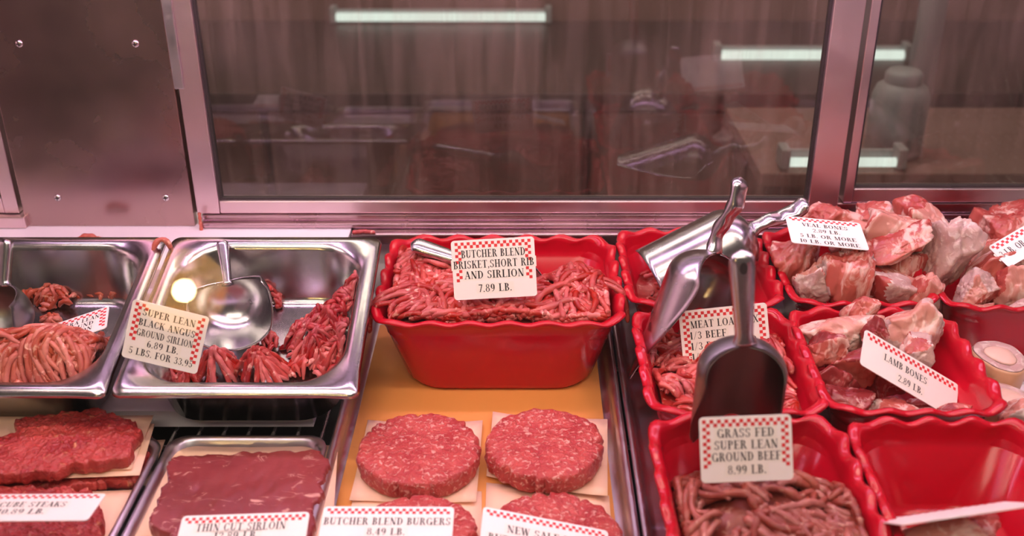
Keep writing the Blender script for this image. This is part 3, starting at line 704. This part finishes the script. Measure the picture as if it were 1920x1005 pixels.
# ------------------------------------------------------------------ scoops
def scoop(neck, D, Nn, Rr, L, hdir, hl, label, seed=0, hole=True, wavy=True, hw=.0095, mat=None):
    """neck: back of the bowl; D: towards the lip; Nn: which way the opening looks; hdir: handle direction"""
    D = Vector(D).normalized(); Nn = Vector(Nn); Nn = (Nn-D*Nn.dot(D)).normalized(); Y = Nn.cross(D)
    mw = Matrix((( D.x, Y.x, Nn.x, neck[0]), (D.y, Y.y, Nn.y, neck[1]), (D.z, Y.z, Nn.z, neck[2]), (0, 0, 0, 1)))
    root = empty('metal_scoop', mw); tag(root, label, 'scoop')
    ns, na = 34, 30; th = .0016; s0 = Rr*.75
    def surf(off):
        V = []
        for i in range(ns+1):
            t = i/ns; sx = L*(t**1.4)
            q = min(sx/s0, 1); rr = (Rr-off)*math.sqrt(max(1-(1-q)**2, .0009))
            amax = R(118)-R(62)*max(0, (t-.35)/.65)**1.6
            if q < 1: amax = R(100)+R(80)*(1-q)**1.2*0+R(18)*q
            for j in range(na+1):
                a = -amax+2*amax*j/na
                V.append((sx+off*(1 if q < 1 else 0), rr*math.sin(a), -rr*math.cos(a)))
        return V
    A = surf(0); B = surf(th); m = (ns+1)*(na+1); V = A+B; F = []
    for i in range(ns):
        for j in range(na):
            q = [i*(na+1)+j, i*(na+1)+j+1, (i+1)*(na+1)+j+1, (i+1)*(na+1)+j]
            F.append(q); F.append([x+m for x in q[::-1]])
    edge = [i*(na+1) for i in range(ns+1)]+[ns*(na+1)+j for j in range(1, na+1)]+[i*(na+1)+na for i in range(ns-1, -1, -1)]+[j for j in range(na-1, 0, -1)]
    for k in range(len(edge)):
        a, b = edge[k], edge[(k+1) % len(edge)]; F.append([a, a+m, b+m, b])
    mesh('bowl', V, F, mat or M_scoop, root)
    # handle
    hd = mw.inverted().to_3x3() @ Vector(hdir).normalized(); st = Vector((.002, 0, -Rr*.12))
    side = Vector((0, 1, 0)); side = (side-hd*side.dot(hd)).normalized(); nrm = hd.cross(side)
    prof = 14; rings = []
    N = 26
    for i in range(N+1):
        t = i/N; c = st+hd*(hl*t)+nrm*(.004*math.sin(t*math.pi*2.2) if wavy else .0)
        w = hw*(.72+.35*min(1, t*1.3)); hgt = .0058*(1+.0*t)
        if wavy: hgt *= 1+.22*math.sin(t*22)
        if t < .1: w *= 1+(.1-t)*5; 
        if t > .9: k = math.sqrt(max(0, 1-((t-.9)/.1)**2)); w *= max(k, .15); hgt *= max(k, .25)
        rg = []
        for j in range(prof):
            a = 2*math.pi*j/prof; ca, sa = math.cos(a), math.sin(a)
            rg.append(c+side*(w*math.copysign(abs(ca)**.7, ca))+nrm*(hgt*math.copysign(abs(sa)**.7, sa)))
        rings.append(np.array(rg))
    h = loft('handle', rings, M_scoop, root)
    if hole:
        c = st+hd*(hl*.84); 
        q = nrm
        v = []; n = 14
        for dz in (-.0064, .0064):
            for j in range(n):
                a = 2*math.pi*j/n; v.append(c+side*(.0032*math.cos(a))+hd*(.0050*math.sin(a))+nrm*dz)
        f = [tuple(range(n)), tuple(range(n, 2*n))]+[(i, (i+1) % n, n+(i+1) % n, n+i) for i in range(n)]
        mesh('hang_hole', v, f, M_rubber, h, False)
    return root
scoop(aty(1398, 648, .735), (0, .10, -1), (0, -1, .05), .0365, .120, (-.10, .10, 1), .081, 'dull grey scoop standing upright behind the grass fed sign', wavy=False, mat=M_scoop_dull_refl)
scoop(aty(1347, 474, .955), (-.34, -.25, -1), (.70, -.80, .1), .042, .150, (.32, .20, 1), .080, 'silver scoop planted in the meat loaf tub with its handle pointing up', hole=False)
scoop(aty(1412, 436, 1.10), (-1, -.28, -.42), (.1, .5, -1), .042, .130, (1, .25, .42), .072, 'silver scoop lying face down in the tub by the rear doors', hole=False)
scoop(aty(905, 497, 1.045), (1, -.2, -.32), (.1, -.3, 1), .030, .075, (-1, .22, .26), .085, 'silver scoop in the large red tub, hidden behind the butcher blend sign', hole=False, wavy=False)
scoop(aty(425, 527, 1.005), (.30, -1, -.30), (-.05, -.25, 1), .0430, .062, (-.30, 1, .80), .055, 'silver scoop lying open in the pan behind the super lean sign', hole=False, wavy=False, hw=.006)
scoop(aty(2, 530, .985), (-.15, -.75, -.65), (-.30, -1, .6), .042, .095, (0, .5, 1), .05, 'dark silver scoop cut off by the left edge of the left pan', hole=False, wavy=False, mat=M_scoop_dull_refl)

# ------------------------------------------------------------------ bone and meat chunks
def chunk(name, px, py, Y, sx, sy, sz, seed, mats, label, cat, rot=(0, 0, 0), planes=9, soft=22, rough=.050, weights=None, group=None):
    """faceted hacked piece; size in metres"""
    rng = np.random.RandomState(seed)
    bm = bmesh.new(); bmesh.ops.create_icosphere(bm, subdivisions=5, radius=1)
    V = np.array([v.co[:] for v in bm.verts]); F = [[v.index for v in f.verts] for f in bm.faces]; bm.free()
    Nn = rng.normal(size=(planes, 3)); Nn /= np.linalg.norm(Nn, axis=1)[:, None]; dd = .52+.44*rng.rand(planes)
    Nn = np.concatenate([Nn, np.eye(3), -np.eye(3)]); dd = np.concatenate([dd, np.full(6, 1.0)])
    W = V+.30*np.column_stack([snoise(V, 2.0, seed+20+i, 4) for i in range(3)]); W /= np.linalg.norm(W, axis=1)[:, None]
    k = (W@Nn.T)/dd[None, :]; kk = np.maximum(k, .001)
    rad = (kk**soft).sum(1)**(-1/soft)
    act = k.argmax(1)
    crease = np.abs(snoise(V*np.array([1, 1, .45]), 7, seed+4, 4)); fib = snoise(V*np.array([1, 1, .25]), 26, seed+5, 6)
    rad = rad*(1+rough*1.6*snoise(V, 3.2, seed+1)+rough*.8*snoise(V, 9, seed+2, 6)+rough*.45*snoise(V, 24, seed+3, 8)+rough*.5*fib-rough*2.2*np.exp(-(crease/.10)**2))
    P = V*rad[:, None]*np.array([sx, sy, sz])/2*1.08
    nm = len(mats); wts = weights or [1/nm]*nm
    pm = rng.choice(nm, size=len(dd), p=wts)
    # material of a face: by the plane it was cut on, with a wandering border
    cen = V[np.array(F)].mean(1); cen += .10*np.column_stack([snoise(cen, 6, seed+7+i) for i in range(3)])
    cw = cen+.30*np.column_stack([snoise(cen, 2.0, seed+20+i, 4) for i in range(3)]); fm = pm[((cw@Nn.T)/dd[None, :]).argmax(1)]
    p = aty(px, py, Y)
    from mathutils import Euler
    mw = Matrix.Translation(p) @ Euler([R(a) for a in rot]).to_matrix().to_4x4()
    o = mesh(name, P, F, mats=mats, mi=fm.tolist(), mw=mw); return tag(o, label, cat, group)
VE = [M_vealmeat, M_vealfat, M_bone]; LA = [M_lambmeat, M_vealmeat, M_bone]
def pm(px, Y): return px/FPX*Y*1.15
veal = [ # px, py, Y, w, depth, h (px-ish), rot, weights, label
 (1492, 482, 1.085, 95, 90, 120, (10, 10, 0), (.8, .2, 0), 'red purple veal chunk below the left end of the veal bones sign'),
 (1512, 545, 1.030, 62, 60, 82, (0, -8, 20), (.3, .1, .6), 'small sawn bone end at the front left of the veal tub'),
 (1574, 535, 1.030, 88, 70, 140, (0, 4, -15), (.5, .15, .35), 'upright red veal bone in the middle front of the veal tub'),
 (1562, 412, 1.150, 95, 60, 60, (0, 15, 0), (.6, .4, 0), 'pink veal strip showing behind the veal bones sign'),
 (1634, 412, 1.145, 75, 70, 68, (0, 0, 20), (.5, .5, 0), 'reddish veal knob at the top rear of the pile'),
 (1610, 455, 1.085, 110, 70, 100, (15, 35, 10), (.2, .8, 0), 'tan fatty veal flap pinning the right end of the veal bones sign'),
 (1676, 436, 1.080, 100, 80, 100, (0, 20, 0), (.55, .45, 0), 'pale pink veal joint at the top middle of the pile'),
 (1668, 470, 1.055, 130, 60, 46, (0, -22, 0), (.8, .2, 0), 'long reddish veal bone slanting across the pile'),
 (1690, 555, 1.040, 160, 90, 130, (0, 0, 10), (.25, .35, .40), 'broad dark centred veal bone at the front of the tub'),
 (1742, 430, 1.110, 95, 80, 100, (0, -10, 10), (.15, .85, 0), 'cream fat covered knuckle beside the white femur end'),
 (1776, 478, 1.070, 98, 90, 170, (0, 12, -25), (.0, .35, .65), 'large white femur end at the right of the veal pile'),
 (1668, 520, 1.070, 120, 60, 90, (0, 0, 0), (1, 0, 0), 'deep red veal filling at the middle of the pile behind the broad bone'),
 (1736, 560, 1.020, 56, 50, 100, (0, 10, 0), (.2, .8, 0), 'tan upright fat strip at the front right of the veal tub'),
]
for i, (px, py, Y, w, dp, h, rot, wt, lab) in enumerate(veal):
    chunk('veal_bone', px, py, Y, pm(w, Y), pm(dp, Y), pm(h, Y), 300+i*11, VE, lab, 'bone', rot, weights=wt, group='veal bones in the red tub')
beef = [
 (1890, 432, 1.130, 100, 90, 80, (0, 0, 10), (.8, .1, .1), 'dark red beef piece at the top right behind the tilted card'),
 (1832, 490, 1.110, 70, 60, 90, (0, 10, 0), (.3, .5, .2), 'pinkish beef bone beside the white femur end'),
 (1868, 510, 1.060, 80, 60, 130, (0, 28, 0), (.7, .1, .2), 'steep red beef slice leaning in the right edge tub'),
 (1836, 548, 1.030, 84, 60, 70, (0, 0, 20), (.3, .3, .4), 'short sawn beef bone at the left of the right edge tub'),
 (1900, 548, 1.035, 80, 60, 110, (0, -10, 0), (.4, .5, .1), 'tan and red beef bone at the right edge'),
 (1895, 598, 1.005, 110, 50, 80, (0, -35, 0), (.5, .1, .4), 'slanting sawn beef bone at the front of the right edge tub'),
 (1835, 598, 1.010, 56, 40, 46, (0, 0, 0), (.3, .6, .1), 'small pale beef scrap at the front of the right edge tub'),
 (1925, 500, 1.080, 70, 60, 80, (0, 0, 0), (.6, .2, .2), 'red beef piece cut off by the right edge'),
]
for i, (px, py, Y, w, dp, h, rot, wt, lab) in enumerate(beef):
    chunk('beef_bone', px, py, Y, pm(w, Y), pm(dp, Y), pm(h, Y), 520+i*7, VE, lab, 'bone', rot, weights=wt, group='beef bones in the right edge tub')
lamb = [
 (1585, 628, .935, 130, 80, 70, (0, 0, 10), (.3, .5, .2), 'round pale lamb piece at the rear left of the lamb tub'),
 (1614, 580, .955, 50, 50, 50, (0, 10, 20), (.1, .7, .2), 'small pink lamb cube against the rear rim'),
 (1716, 612, .935, 110, 80, 100, (0, 0, 0), (.1, .5, .4), 'peaked pale lamb chop at the rear right of the lamb tub'),
 (1644, 630, .915, 60, 60, 60, (0, 0, 30), (.5, .2, .3), 'greyish lamb bone between the two pale lamb pieces'),
 (1716, 668, .895, 80, 60, 66, (0, 15, 0), (.1, .5, .4), 'small fatty lamb piece above the lamb bones sign'),
 (1540, 660, .905, 80, 70, 80, (0, 0, 0), (.6, .4, 0), 'knobbly red lamb knuckle at the left rim'),
 (1560, 715, .870, 90, 70, 90, (0, 10, 20), (.8, .2, 0), 'dark red lamb bone at the left front of the lamb tub'),
 (1610, 680, .885, 90, 60, 80, (0, -10, 0), (.7, .3, 0), 'red lamb neck piece behind the left end of the lamb sign'),
 (1590, 757, .835, 90, 60, 44, (0, 0, 0), (.9, .1, 0), 'very dark lamb piece at the front rim of the lamb tub'),
 (1668, 765, .835, 100, 60, 46, (0, 5, 0), (.5, .3, .2), 'reddish lamb piece in the middle of the front rim'),
 (1735, 762, .862, 90, 50, 44, (0, 0, 0), (.7, .3, 0), 'dark lamb piece under the lamb bones sign'),
 (1650, 715, .885, 90, 50, 60, (0, 0, 0), (1, 0, 0), 'dark lamb piece in the shadow of the lamb bones sign'),
 (1795, 770, .832, 70, 40, 34, (0, 0, 0), (.2, .6, .2), 'small pale lamb scrap at the foot of the lamb bones sign'),
]
for i, (px, py, Y, w, dp, h, rot, wt, lab) in enumerate(lamb):
    if i in (0, 2, 4): mm = VE
    else: mm = LA
    chunk('lamb_bone', px, py, Y, pm(w, Y), pm(dp, Y), pm(h, Y), 700+i*13, mm, lab, 'bone', rot, weights=wt, rough=.045, group='lamb bones in the red tub')
for i, (px, py, Y, w, dp, h, wt, lab) in enumerate([(1745, 1010, .645, 190, 80, 60, (.2, .8, 0), 'pale fatty piece at the bottom of the nearly empty tub'), (1668, 1005, .66, 80, 60, 50, (.3, .7, 0), 'small pink scrap at the left bottom of the nearly empty tub'), (1830, 985, .67, 110, 70, 60, (1, 0, 0), 'dark red scrap at the right bottom of the nearly empty tub')]):
    chunk('meat_scrap', px, py, Y, pm(w, Y), pm(dp, Y), pm(h, Y), 900+i*5, VE, lab, 'meat', weights=wt)
# marrow bones stacked right of the lamb tub
def marrow(c, r, h, rot, seed, label):
    root = empty('marrow_bone', Matrix.Translation(c) @ Matrix.Rotation(R(rot[0]), 4, 'X') @ Matrix.Rotation(R(rot[1]), 4, 'Y')); tag(root, label, 'bone', 'sawn marrow bones')
    n = 60; a = np.linspace(0, 2*np.pi, n, endpoint=False); rng = np.random.RandomState(seed)
    prof = 1+.08*np.cos(2*a+rng.rand()*6)+.05*np.cos(3*a+rng.rand()*6)+.012*np.cos(9*a)
    rg = []
    for q, z in ((.9, 0), (.97, .003), (1, .01), (.97, h*.5), (1, h-.01), (.985, h-.003), (.95, h)):
        rg.append(np.column_stack([r*q*prof*np.cos(a), r*q*prof*np.sin(a), np.full(n, z)]))
    loft('bone_wall', rg, M_boneside, root)
    rg = [np.column_stack([r*q*prof*np.cos(a), r*q*prof*np.sin(a), np.full(n, z)]) for q, z in ((.945, h+.0002), (.90, h+.0012), (.62, h+.0012), (.58, h+.0004))]
    loft('sawn_face', rg, M_bone, root, cap1=False)
    rg = [np.column_stack([r*q*prof*np.cos(a+.2), r*q*prof*np.sin(a+.2), np.full(n, z)]) for q, z in ((.59, h+.0003), (.5, h+.0022), (.25, h+.003), (.03, h+.0034))]
    loft('marrow', rg, M_marrow, root)
def mloc(px, py, Y, h): p = aty(px, py, Y); return (p.x, Y, p.z-h)
b1 = mloc(1868, 662, .925, .068); b2 = mloc(1888, 745, .868, .050)
marrow((b1[0], b1[1], b1[2]), .027, .068, (4, 2), 1, 'tall sawn marrow bone standing right of the lamb tub')
marrow((b2[0], b2[1], b2[2]), .025, .050, (0, 3), 2, 'shorter sawn marrow bone in front of the tall one')
bs = box('foam_block', (.455, .835, .0025), (.60, .972, min(b1[2], b2[2])-.001), M_white, bevel=.004); tag(bs, 'white block carrying the sawn marrow bones right of the lamb tub', 'block')
chunk('beef_bone', 1925, 800, .82, .05, .05, .07, 77, VE, 'greyish bone cut off by the right edge beside the nearly empty tub', 'bone', weights=(.1, .2, .7))

# ------------------------------------------------------------------ price cards with a small serif alphabet
TH, TN, SE = .18, .06, .085
class G:
    def __init__(s): s.q = []
    def rect(s, x0, y0, x1, y1): s.q.append([(x0, y0), (x1, y0), (x1, y1), (x0, y1)])
    def v(s, x, y0=0, y1=1, w=TH, b=True, t=True):
        s.rect(x-w/2, y0, x+w/2, y1)
        if b: s.rect(x-w/2-SE, y0, x+w/2+SE, y0+TN)
        if t: s.rect(x-w/2-SE, y1-TN, x+w/2+SE, y1)
    def h(s, x0, x1, y, w=TN): s.rect(x0, y-w/2, x1, y+w/2)
    def d(s, x0, y0, x1, y1, w): s.q.append([(x0-w/2, y0), (x0+w/2, y0), (x1+w/2, y1), (x1-w/2, y1)])
    def arc(s, cx, cy, rx, ry, a0, a1, T=TH, t=TN, n=14):
        pr = None
        for i in range(n+1):
            a = R(a0+(a1-a0)*i/n); k = abs(math.cos(a))**1.5; w = t+(T-t)*k
            o = (cx+rx*math.cos(a), cy+ry*math.sin(a)); wi = (cx+(rx-w)*math.cos(a), cy+(ry-min(w, t*1.6))*math.sin(a))
            if pr: s.q.append([pr[0], o, wi, pr[1]])
            pr = (o, wi)
    def ser(s, x, y0): s.rect(x-.025, y0, x+.025, y0+.22)
def glyph(c):
    g = G(); w = .7
    if c == 'A': g.d(.08, 0, .36, 1, TN); g.d(.62, 0, .36, 1, TH); g.h(.15, .55, .33); g.h(-.02, .2, .025); g.h(.46, .76, .025); w = .74
    elif c == 'B': g.v(.17); g.arc(.28, .75, .27, .25, -90, 90); g.arc(.28, .26, .33, .26, -90, 90); w = .66
    elif c == 'C': g.arc(.38, .5, .36, .5, 42, 318); g.ser(.66, .68); g.ser(.66, .1); w = .72
    elif c == 'D': g.v(.17); g.arc(.28, .5, .42, .5, -90, 90); w = .74
    elif c in 'EFL':
        g.v(.17)
        if c in 'EF': g.h(.2, .58, .975); g.ser(.57, .78); g.h(.2, .45, .5); g.ser(.45, .39)
        if c in 'EL': g.h(.2, .60, .025); g.ser(.60, 0)
        w = .65
    elif c == 'G': g.arc(.38, .5, .36, .5, 42, 318); g.ser(.66, .68); g.v(.66, 0, .42, b=False); w = .80
    elif c == 'H': g.v(.17); g.v(.63); g.h(.2, .6, .5); w = .82
    elif c == 'I': g.v(.17); w = .36
    elif c == 'J': g.v(.35, .2, 1, b=False); g.arc(.24, .2, .19, .2, 180, 360); w = .5
    elif c == 'K': g.v(.17); g.d(.27, .42, .60, 1, TN); g.d(.62, 0, .36, .6, TH); g.h(.48, .74, .025); g.h(.5, .72, .975); w = .74
    elif c == 'M': g.v(.14, w=TN); g.v(.80); g.d(.46, 0, .16, 1, TH); g.d(.46, 0, .76, 1, TN); w = 1.0
    elif c == 'N': g.v(.14, w=TN, t=False); g.v(.66, w=TN, b=False); g.d(.62, 0, .14, 1, TH*1.1); w = .80
    elif c in 'O0Q': rx = .38 if c == 'O' else .27; g.arc(rx+.02, .5, rx, .5, 0, 360, n=28); w = 2*rx+.06
    elif c == 'P': g.v(.17); g.arc(.28, .73, .32, .27, -90, 90); w = .64
    elif c == 'R': g.v(.17); g.arc(.28, .75, .30, .25, -90, 90); g.d(.62, 0, .40, .5, TH); g.h(.52, .74, .025); w = .74
    elif c == 'S': g.arc(.31, .75, .25, .25, 20, 270, .13, .06); g.arc(.29, .26, .27, .27, -160, 90, .15, .06); g.ser(.54, .72); g.ser(.05, .06); w = .62
    elif c == 'T': g.v(.34, t=False); g.h(.02, .66, .975); g.ser(.04, .78); g.ser(.64, .78); w = .70
    elif c == 'U': g.v(.17, .25, 1, b=False); g.v(.63, .25, 1, w=TN, b=False); g.arc(.37, .28, .28, .28, 180, 360, TH, TN); w = .78
    elif c == 'V': g.d(.36, 0, .12, 1, TH); g.d(.36, 0, .62, 1, TN); g.h(-.02, .26, .975); g.h(.5, .74, .975); w = .72
    elif c == 'W': g.d(.3, 0, .1, 1, TH); g.d(.3, 0, .5, 1, TN); g.d(.68, 0, .5, 1, TH); g.d(.68, 0, .88, 1, TN); g.h(-.02, .24, .975); g.h(.78, .98, .975); w = .98
    elif c == 'X': g.d(.6, 0, .12, 1, TH); g.d(.08, 0, .62, 1, TN); g.h(-.03, .22, .025); g.h(.46, .74, .025); g.h(0, .26, .975); g.h(.5, .74, .975); w = .74
    elif c == '1': g.v(.25, t=False); g.d(.1, .8, .2, 1, TN); w = .46
    elif c == '2': g.arc(.27, .72, .24, .28, -25, 175, .14, .06); g.d(.08, .04, .44, .62, .09); g.h(.04, .52, .05, .10); w = .56
    elif c == '3': g.arc(.26, .76, .23, .24, -90, 160, .13, .06); g.arc(.26, .27, .26, .27, -160, 90, .14, .06); w = .56
    elif c == '4': g.v(.38, t=False); g.d(.04, .3, .36, 1, TN); g.h(.02, .56, .3); w = .6
    elif c == '5': g.h(.1, .48, .95, .1); g.rect(.1, .5, .15, .98); g.arc(.26, .31, .26, .31, -160, 130, .15, .06); w = .56
    elif c == '6': g.arc(.29, .3, .26, .3, 0, 360, n=22); g.arc(.42, .45, .39, .55, 95, 185, .13, .05); w = .58
    elif c == '7': g.h(.04, .52, .93, .12); g.d(.2, 0, .46, .9, .12); w = .54
    elif c == '8': g.arc(.28, .76, .22, .24, 0, 360, .12, .05, 20); g.arc(.28, .28, .26, .28, 0, 360, .13, .05, 20); w = .58
    elif c == '9': g.arc(.28, .68, .26, .32, 0, 360, n=22); g.arc(.15, .55, .39, .55, -85, 5, .13, .05); w = .58
    elif c == '/': g.d(.04, -.05, .40, 1.05, .05); w = .46
    elif c == '.': g.rect(.04, 0, .18, .14); w = .24
    elif c == ',': g.rect(.04, 0, .18, .14); g.d(.06, -.16, .13, 0, .06); w = .24
    else: w = .36
    return g.q, w
def textquads(s, size, stretch=1.0):
    x = 0; out = []
    for c in s:
        q, w = glyph(c); out += [[((a+x)*size*stretch, b*size) for a, b in p] for p in q]; x += w+.07
    tot = (x-.07)*size*stretch
    return out, tot
def card(TL, TR, BL, lines, label, top=(0, 1), left=0, right=0, sq=.0031, size=.0078, name='price_card', both=False, top_gap=None, gap=None):
    """corners given as (px,py,Y); lines: (text, fraction from top, optional x anchor)"""
    a, b, c = (aty(*q) if len(q) == 3 else Vector(q) for q in (TL, TR, BL))
    U = b-a; w = U.length; U.normalize(); Vv = c-a; Vv = Vv-U*Vv.dot(U); h = Vv.length; Vv.normalize()     # Vv points down the card
    Nn = U.cross(-Vv).normalized(); Dn = -Vv
    mid = a+U*w/2+Vv*h
    mw = Matrix(((U.x, Dn.x, Nn.x, mid.x), (U.y, Dn.y, Nn.y, mid.y), (U.z, Dn.z, Nn.z, mid.z), (0, 0, 0, 1)))
    root = empty(name, mw); tag(root, label, 'sign', 'red checked price cards')
    p, n_, s_ = rrect(w, h, .0035, 5, 1); p = p+np.array([0, h/2])
    loft('card', [np.column_stack([p*1, np.full(len(p), z)]) for z in (-.0004, .0004)], M_card, root).data.polygons.foreach_set('use_smooth', [False]*(len(p)+2))
    for side in ((1, -1) if both else (1,)):
        def emitq(mb, q, z):
            v = [(side*x, y, side*z) for x, y in q]; mb.add(v, [(0, 1, 2, 3)])
        ck = MB(); m = .0022; cols = int((w-2*m)//sq); x0 = -cols*sq/2; y0 = h-m
        def cell(i, j): 
            emitq(ck, [(x0+i*sq, y0-(j+1)*sq), (x0+(i+1)*sq, y0-(j+1)*sq), (x0+(i+1)*sq, y0-j*sq), (x0+i*sq, y0-j*sq)], .00055)
        rows = int((h-2*m)//sq)
        for i in range(cols):
            for j in range(rows):
                if (i+j) % 2: continue
                fx = (i+.5)/cols; fy = (j+.5)/rows; on = False
                if j < 2 and top[0] <= fx <= top[1] and not (top_gap and top_gap[0] < fx < top_gap[1]): on = True
                if left and i < 2 and fy < left and not (gap and gap[0] < fy < gap[1]): on = True
                if right and i >= cols-2 and fy < right and not (gap and gap[0] < fy < gap[1]): on = True
                if on: cell(i, j)
        if ck.f: ck.build('check_border', M_check, root)
        ink = MB(); sp = MB()
        for ln in lines:
            t, fy = ln[0], ln[1]; sz = ln[3] if len(ln) > 3 and ln[3] else size; anchor = ln[2] if len(ln) > 2 else None
            q, tot = textquads(t, sz); mx = w*.93-(4.4*sq if (left or right) and not (len(ln) > 4) else 0)
            if len(ln) > 4: mx = w*ln[4]
            k = min(1, mx/tot); xs = -tot*k/2 if anchor is None else (-w/2+anchor*w)
            yb = h*(1-fy)
            for pq in q: emitq(ink, [(xs+x*k, yb+y) for x, y in pq], .00062)
            emitq(sp, [(xs-.0022, yb-.0014), (xs+tot*k+.0022, yb-.0014), (xs+tot*k+.0022, yb+sz+.0014), (xs-.0022, yb+sz+.0014)], .0005)
        st = sp.build('label_strip', M_strip, root); ink.build('lettering', M_ink, root)
    return root
card((845, 452, .985), (1001, 443, .985), (855, 563, .962), [('BUTCHER BLEND', .30), ('BRISKET,SHORT RIB', .478, None, None, .97), ('AND SIRLION', .655), ('7.89 LB.', .885)],
     'upright card for the butcher blend in the large red tub', left=.72, right=.74, both=True, size=.0079, gap=(.37, .52))
card((250, 560, .880), (393, 595, .880), (243, 672, .866), [('SUPER LEAN', .225), ('BLACK ANGUS', .40), ('GROUND SIRLION', .575), ('6.89 LB.', .74), ('5 LBS. FOR 33.95', .905, None, None, .84)],
     'tilted card for super lean ground beef in the scoop pan', top=(0, .21), left=.72, right=.86, both=True, size=.0068, sq=.0031, top_gap=(.2, .8))
card((1272, 584, .925), (1437, 567, .925), (1288, 690, .905), [('MEAT LOAF MIX', .32, .12), ('1/3 BEEF', .51, .10), ('1/3 PORK', .70, .10), ('LB.', .68, .74), ('1/3 VEAL', .89, .10)],
     'card for meat loaf mix behind the upright scoop', left=.95, right=.95, both=True, size=.0074)
card((1310, 783, .690), (1483, 776, .690), (1338, 905, .668), [('GRASS FED', .32), ('SUPER LEAN', .50), ('GROUND BEEF', .68), ('8.99 LB.', .88)],
     'card for grass fed beef at the front of the red tubs', left=.82, right=.84, both=True, size=.0068, sq=.0029)
card((1622, 617, .870), (1797, 722, .872), (1614, 684, .838), [('LAMB BONES', .52, .22), ('2.89 LB.', .86, .38)],
     'card for lamb bones slanting across the lamb tub', both=True, size=.0070, sq=.0031)
card((1472, 405, 1.075), (1612, 419, 1.070), (1512, 458, 1.020), [('VEAL BONES', .34), ('2.89 LB.', .54), ('5 LB. OR MORE', .75), ('10 LB. OR MORE', .95)],
     'card for veal bones lying on the veal pile', both=True, size=.0068, sq=.0030)
card((1852, 463, 1.060), (1935, 415, 1.075), (1885, 506, 1.030), [('3 LB. OR MORE', .62, .06, .0085)],
     'tilted card on the beef bones at the right edge', both=True, size=.0085)
card((92, 612, .960), (205, 574, .975), (125, 640, .925), [('EXTRA LEAN', .40), ('GROUND', .62), ('SIRLION', .84)],
     'half buried card in the left pan of mince', size=.0068, left=.9, right=.9)
card((-60, 928, .705), (200, 926, .708), (-66, 978, .6626), [('CUBE STEAKS', .50, .30, .0080, .47), ('10.89 LB.', .76, .32, .0080, .34)],
     'card for cube steaks lying on the front steak', size=.009, sq=.0028)
card((343, 968, .690), (581, 960, .692), (320, 1060, .6455), [('THIN CUT SIRLOIN', .345, .13, .0074, .70), ('12.89 LB.', .53, .28, .0074)],
     'card for thin cut sirloin lying on the sirloin steak', size=.009, sq=.0028)
card((608, 950, .700), (852, 951, .700), (588, 1060, .642), [('BUTCHER BLEND BURGERS', .325, None, .0074, .96), ('8.49 LB.', .50, None, .0070)],
     'card for butcher blend burgers lying on the front left patty', size=.009, sq=.0028)
card((906, 950, .700), (1140, 996, .700), (860, 1068, .636), [('NEW SALE PRICE', .33, .20, .0074), ('BUTCHER BLEND', .50, .06, .0074), ], 
     'card reading new sale, lying on the front right patty', size=.0088, sq=.0028)
card((1633, 977, .660), (1880, 941, .668), (1640, 992, .600), [('LAMB STEW', .55)][:0],
     'card lying almost flat in the nearly empty tub', size=.008, sq=.0033)
card((1246, 505, 1.045), (1262, 506, 1.047), (1240, 538, 1.035), [], 'small price tag stuck in the mince beside the face down scoop', sq=.0016, left=.9, right=.9)
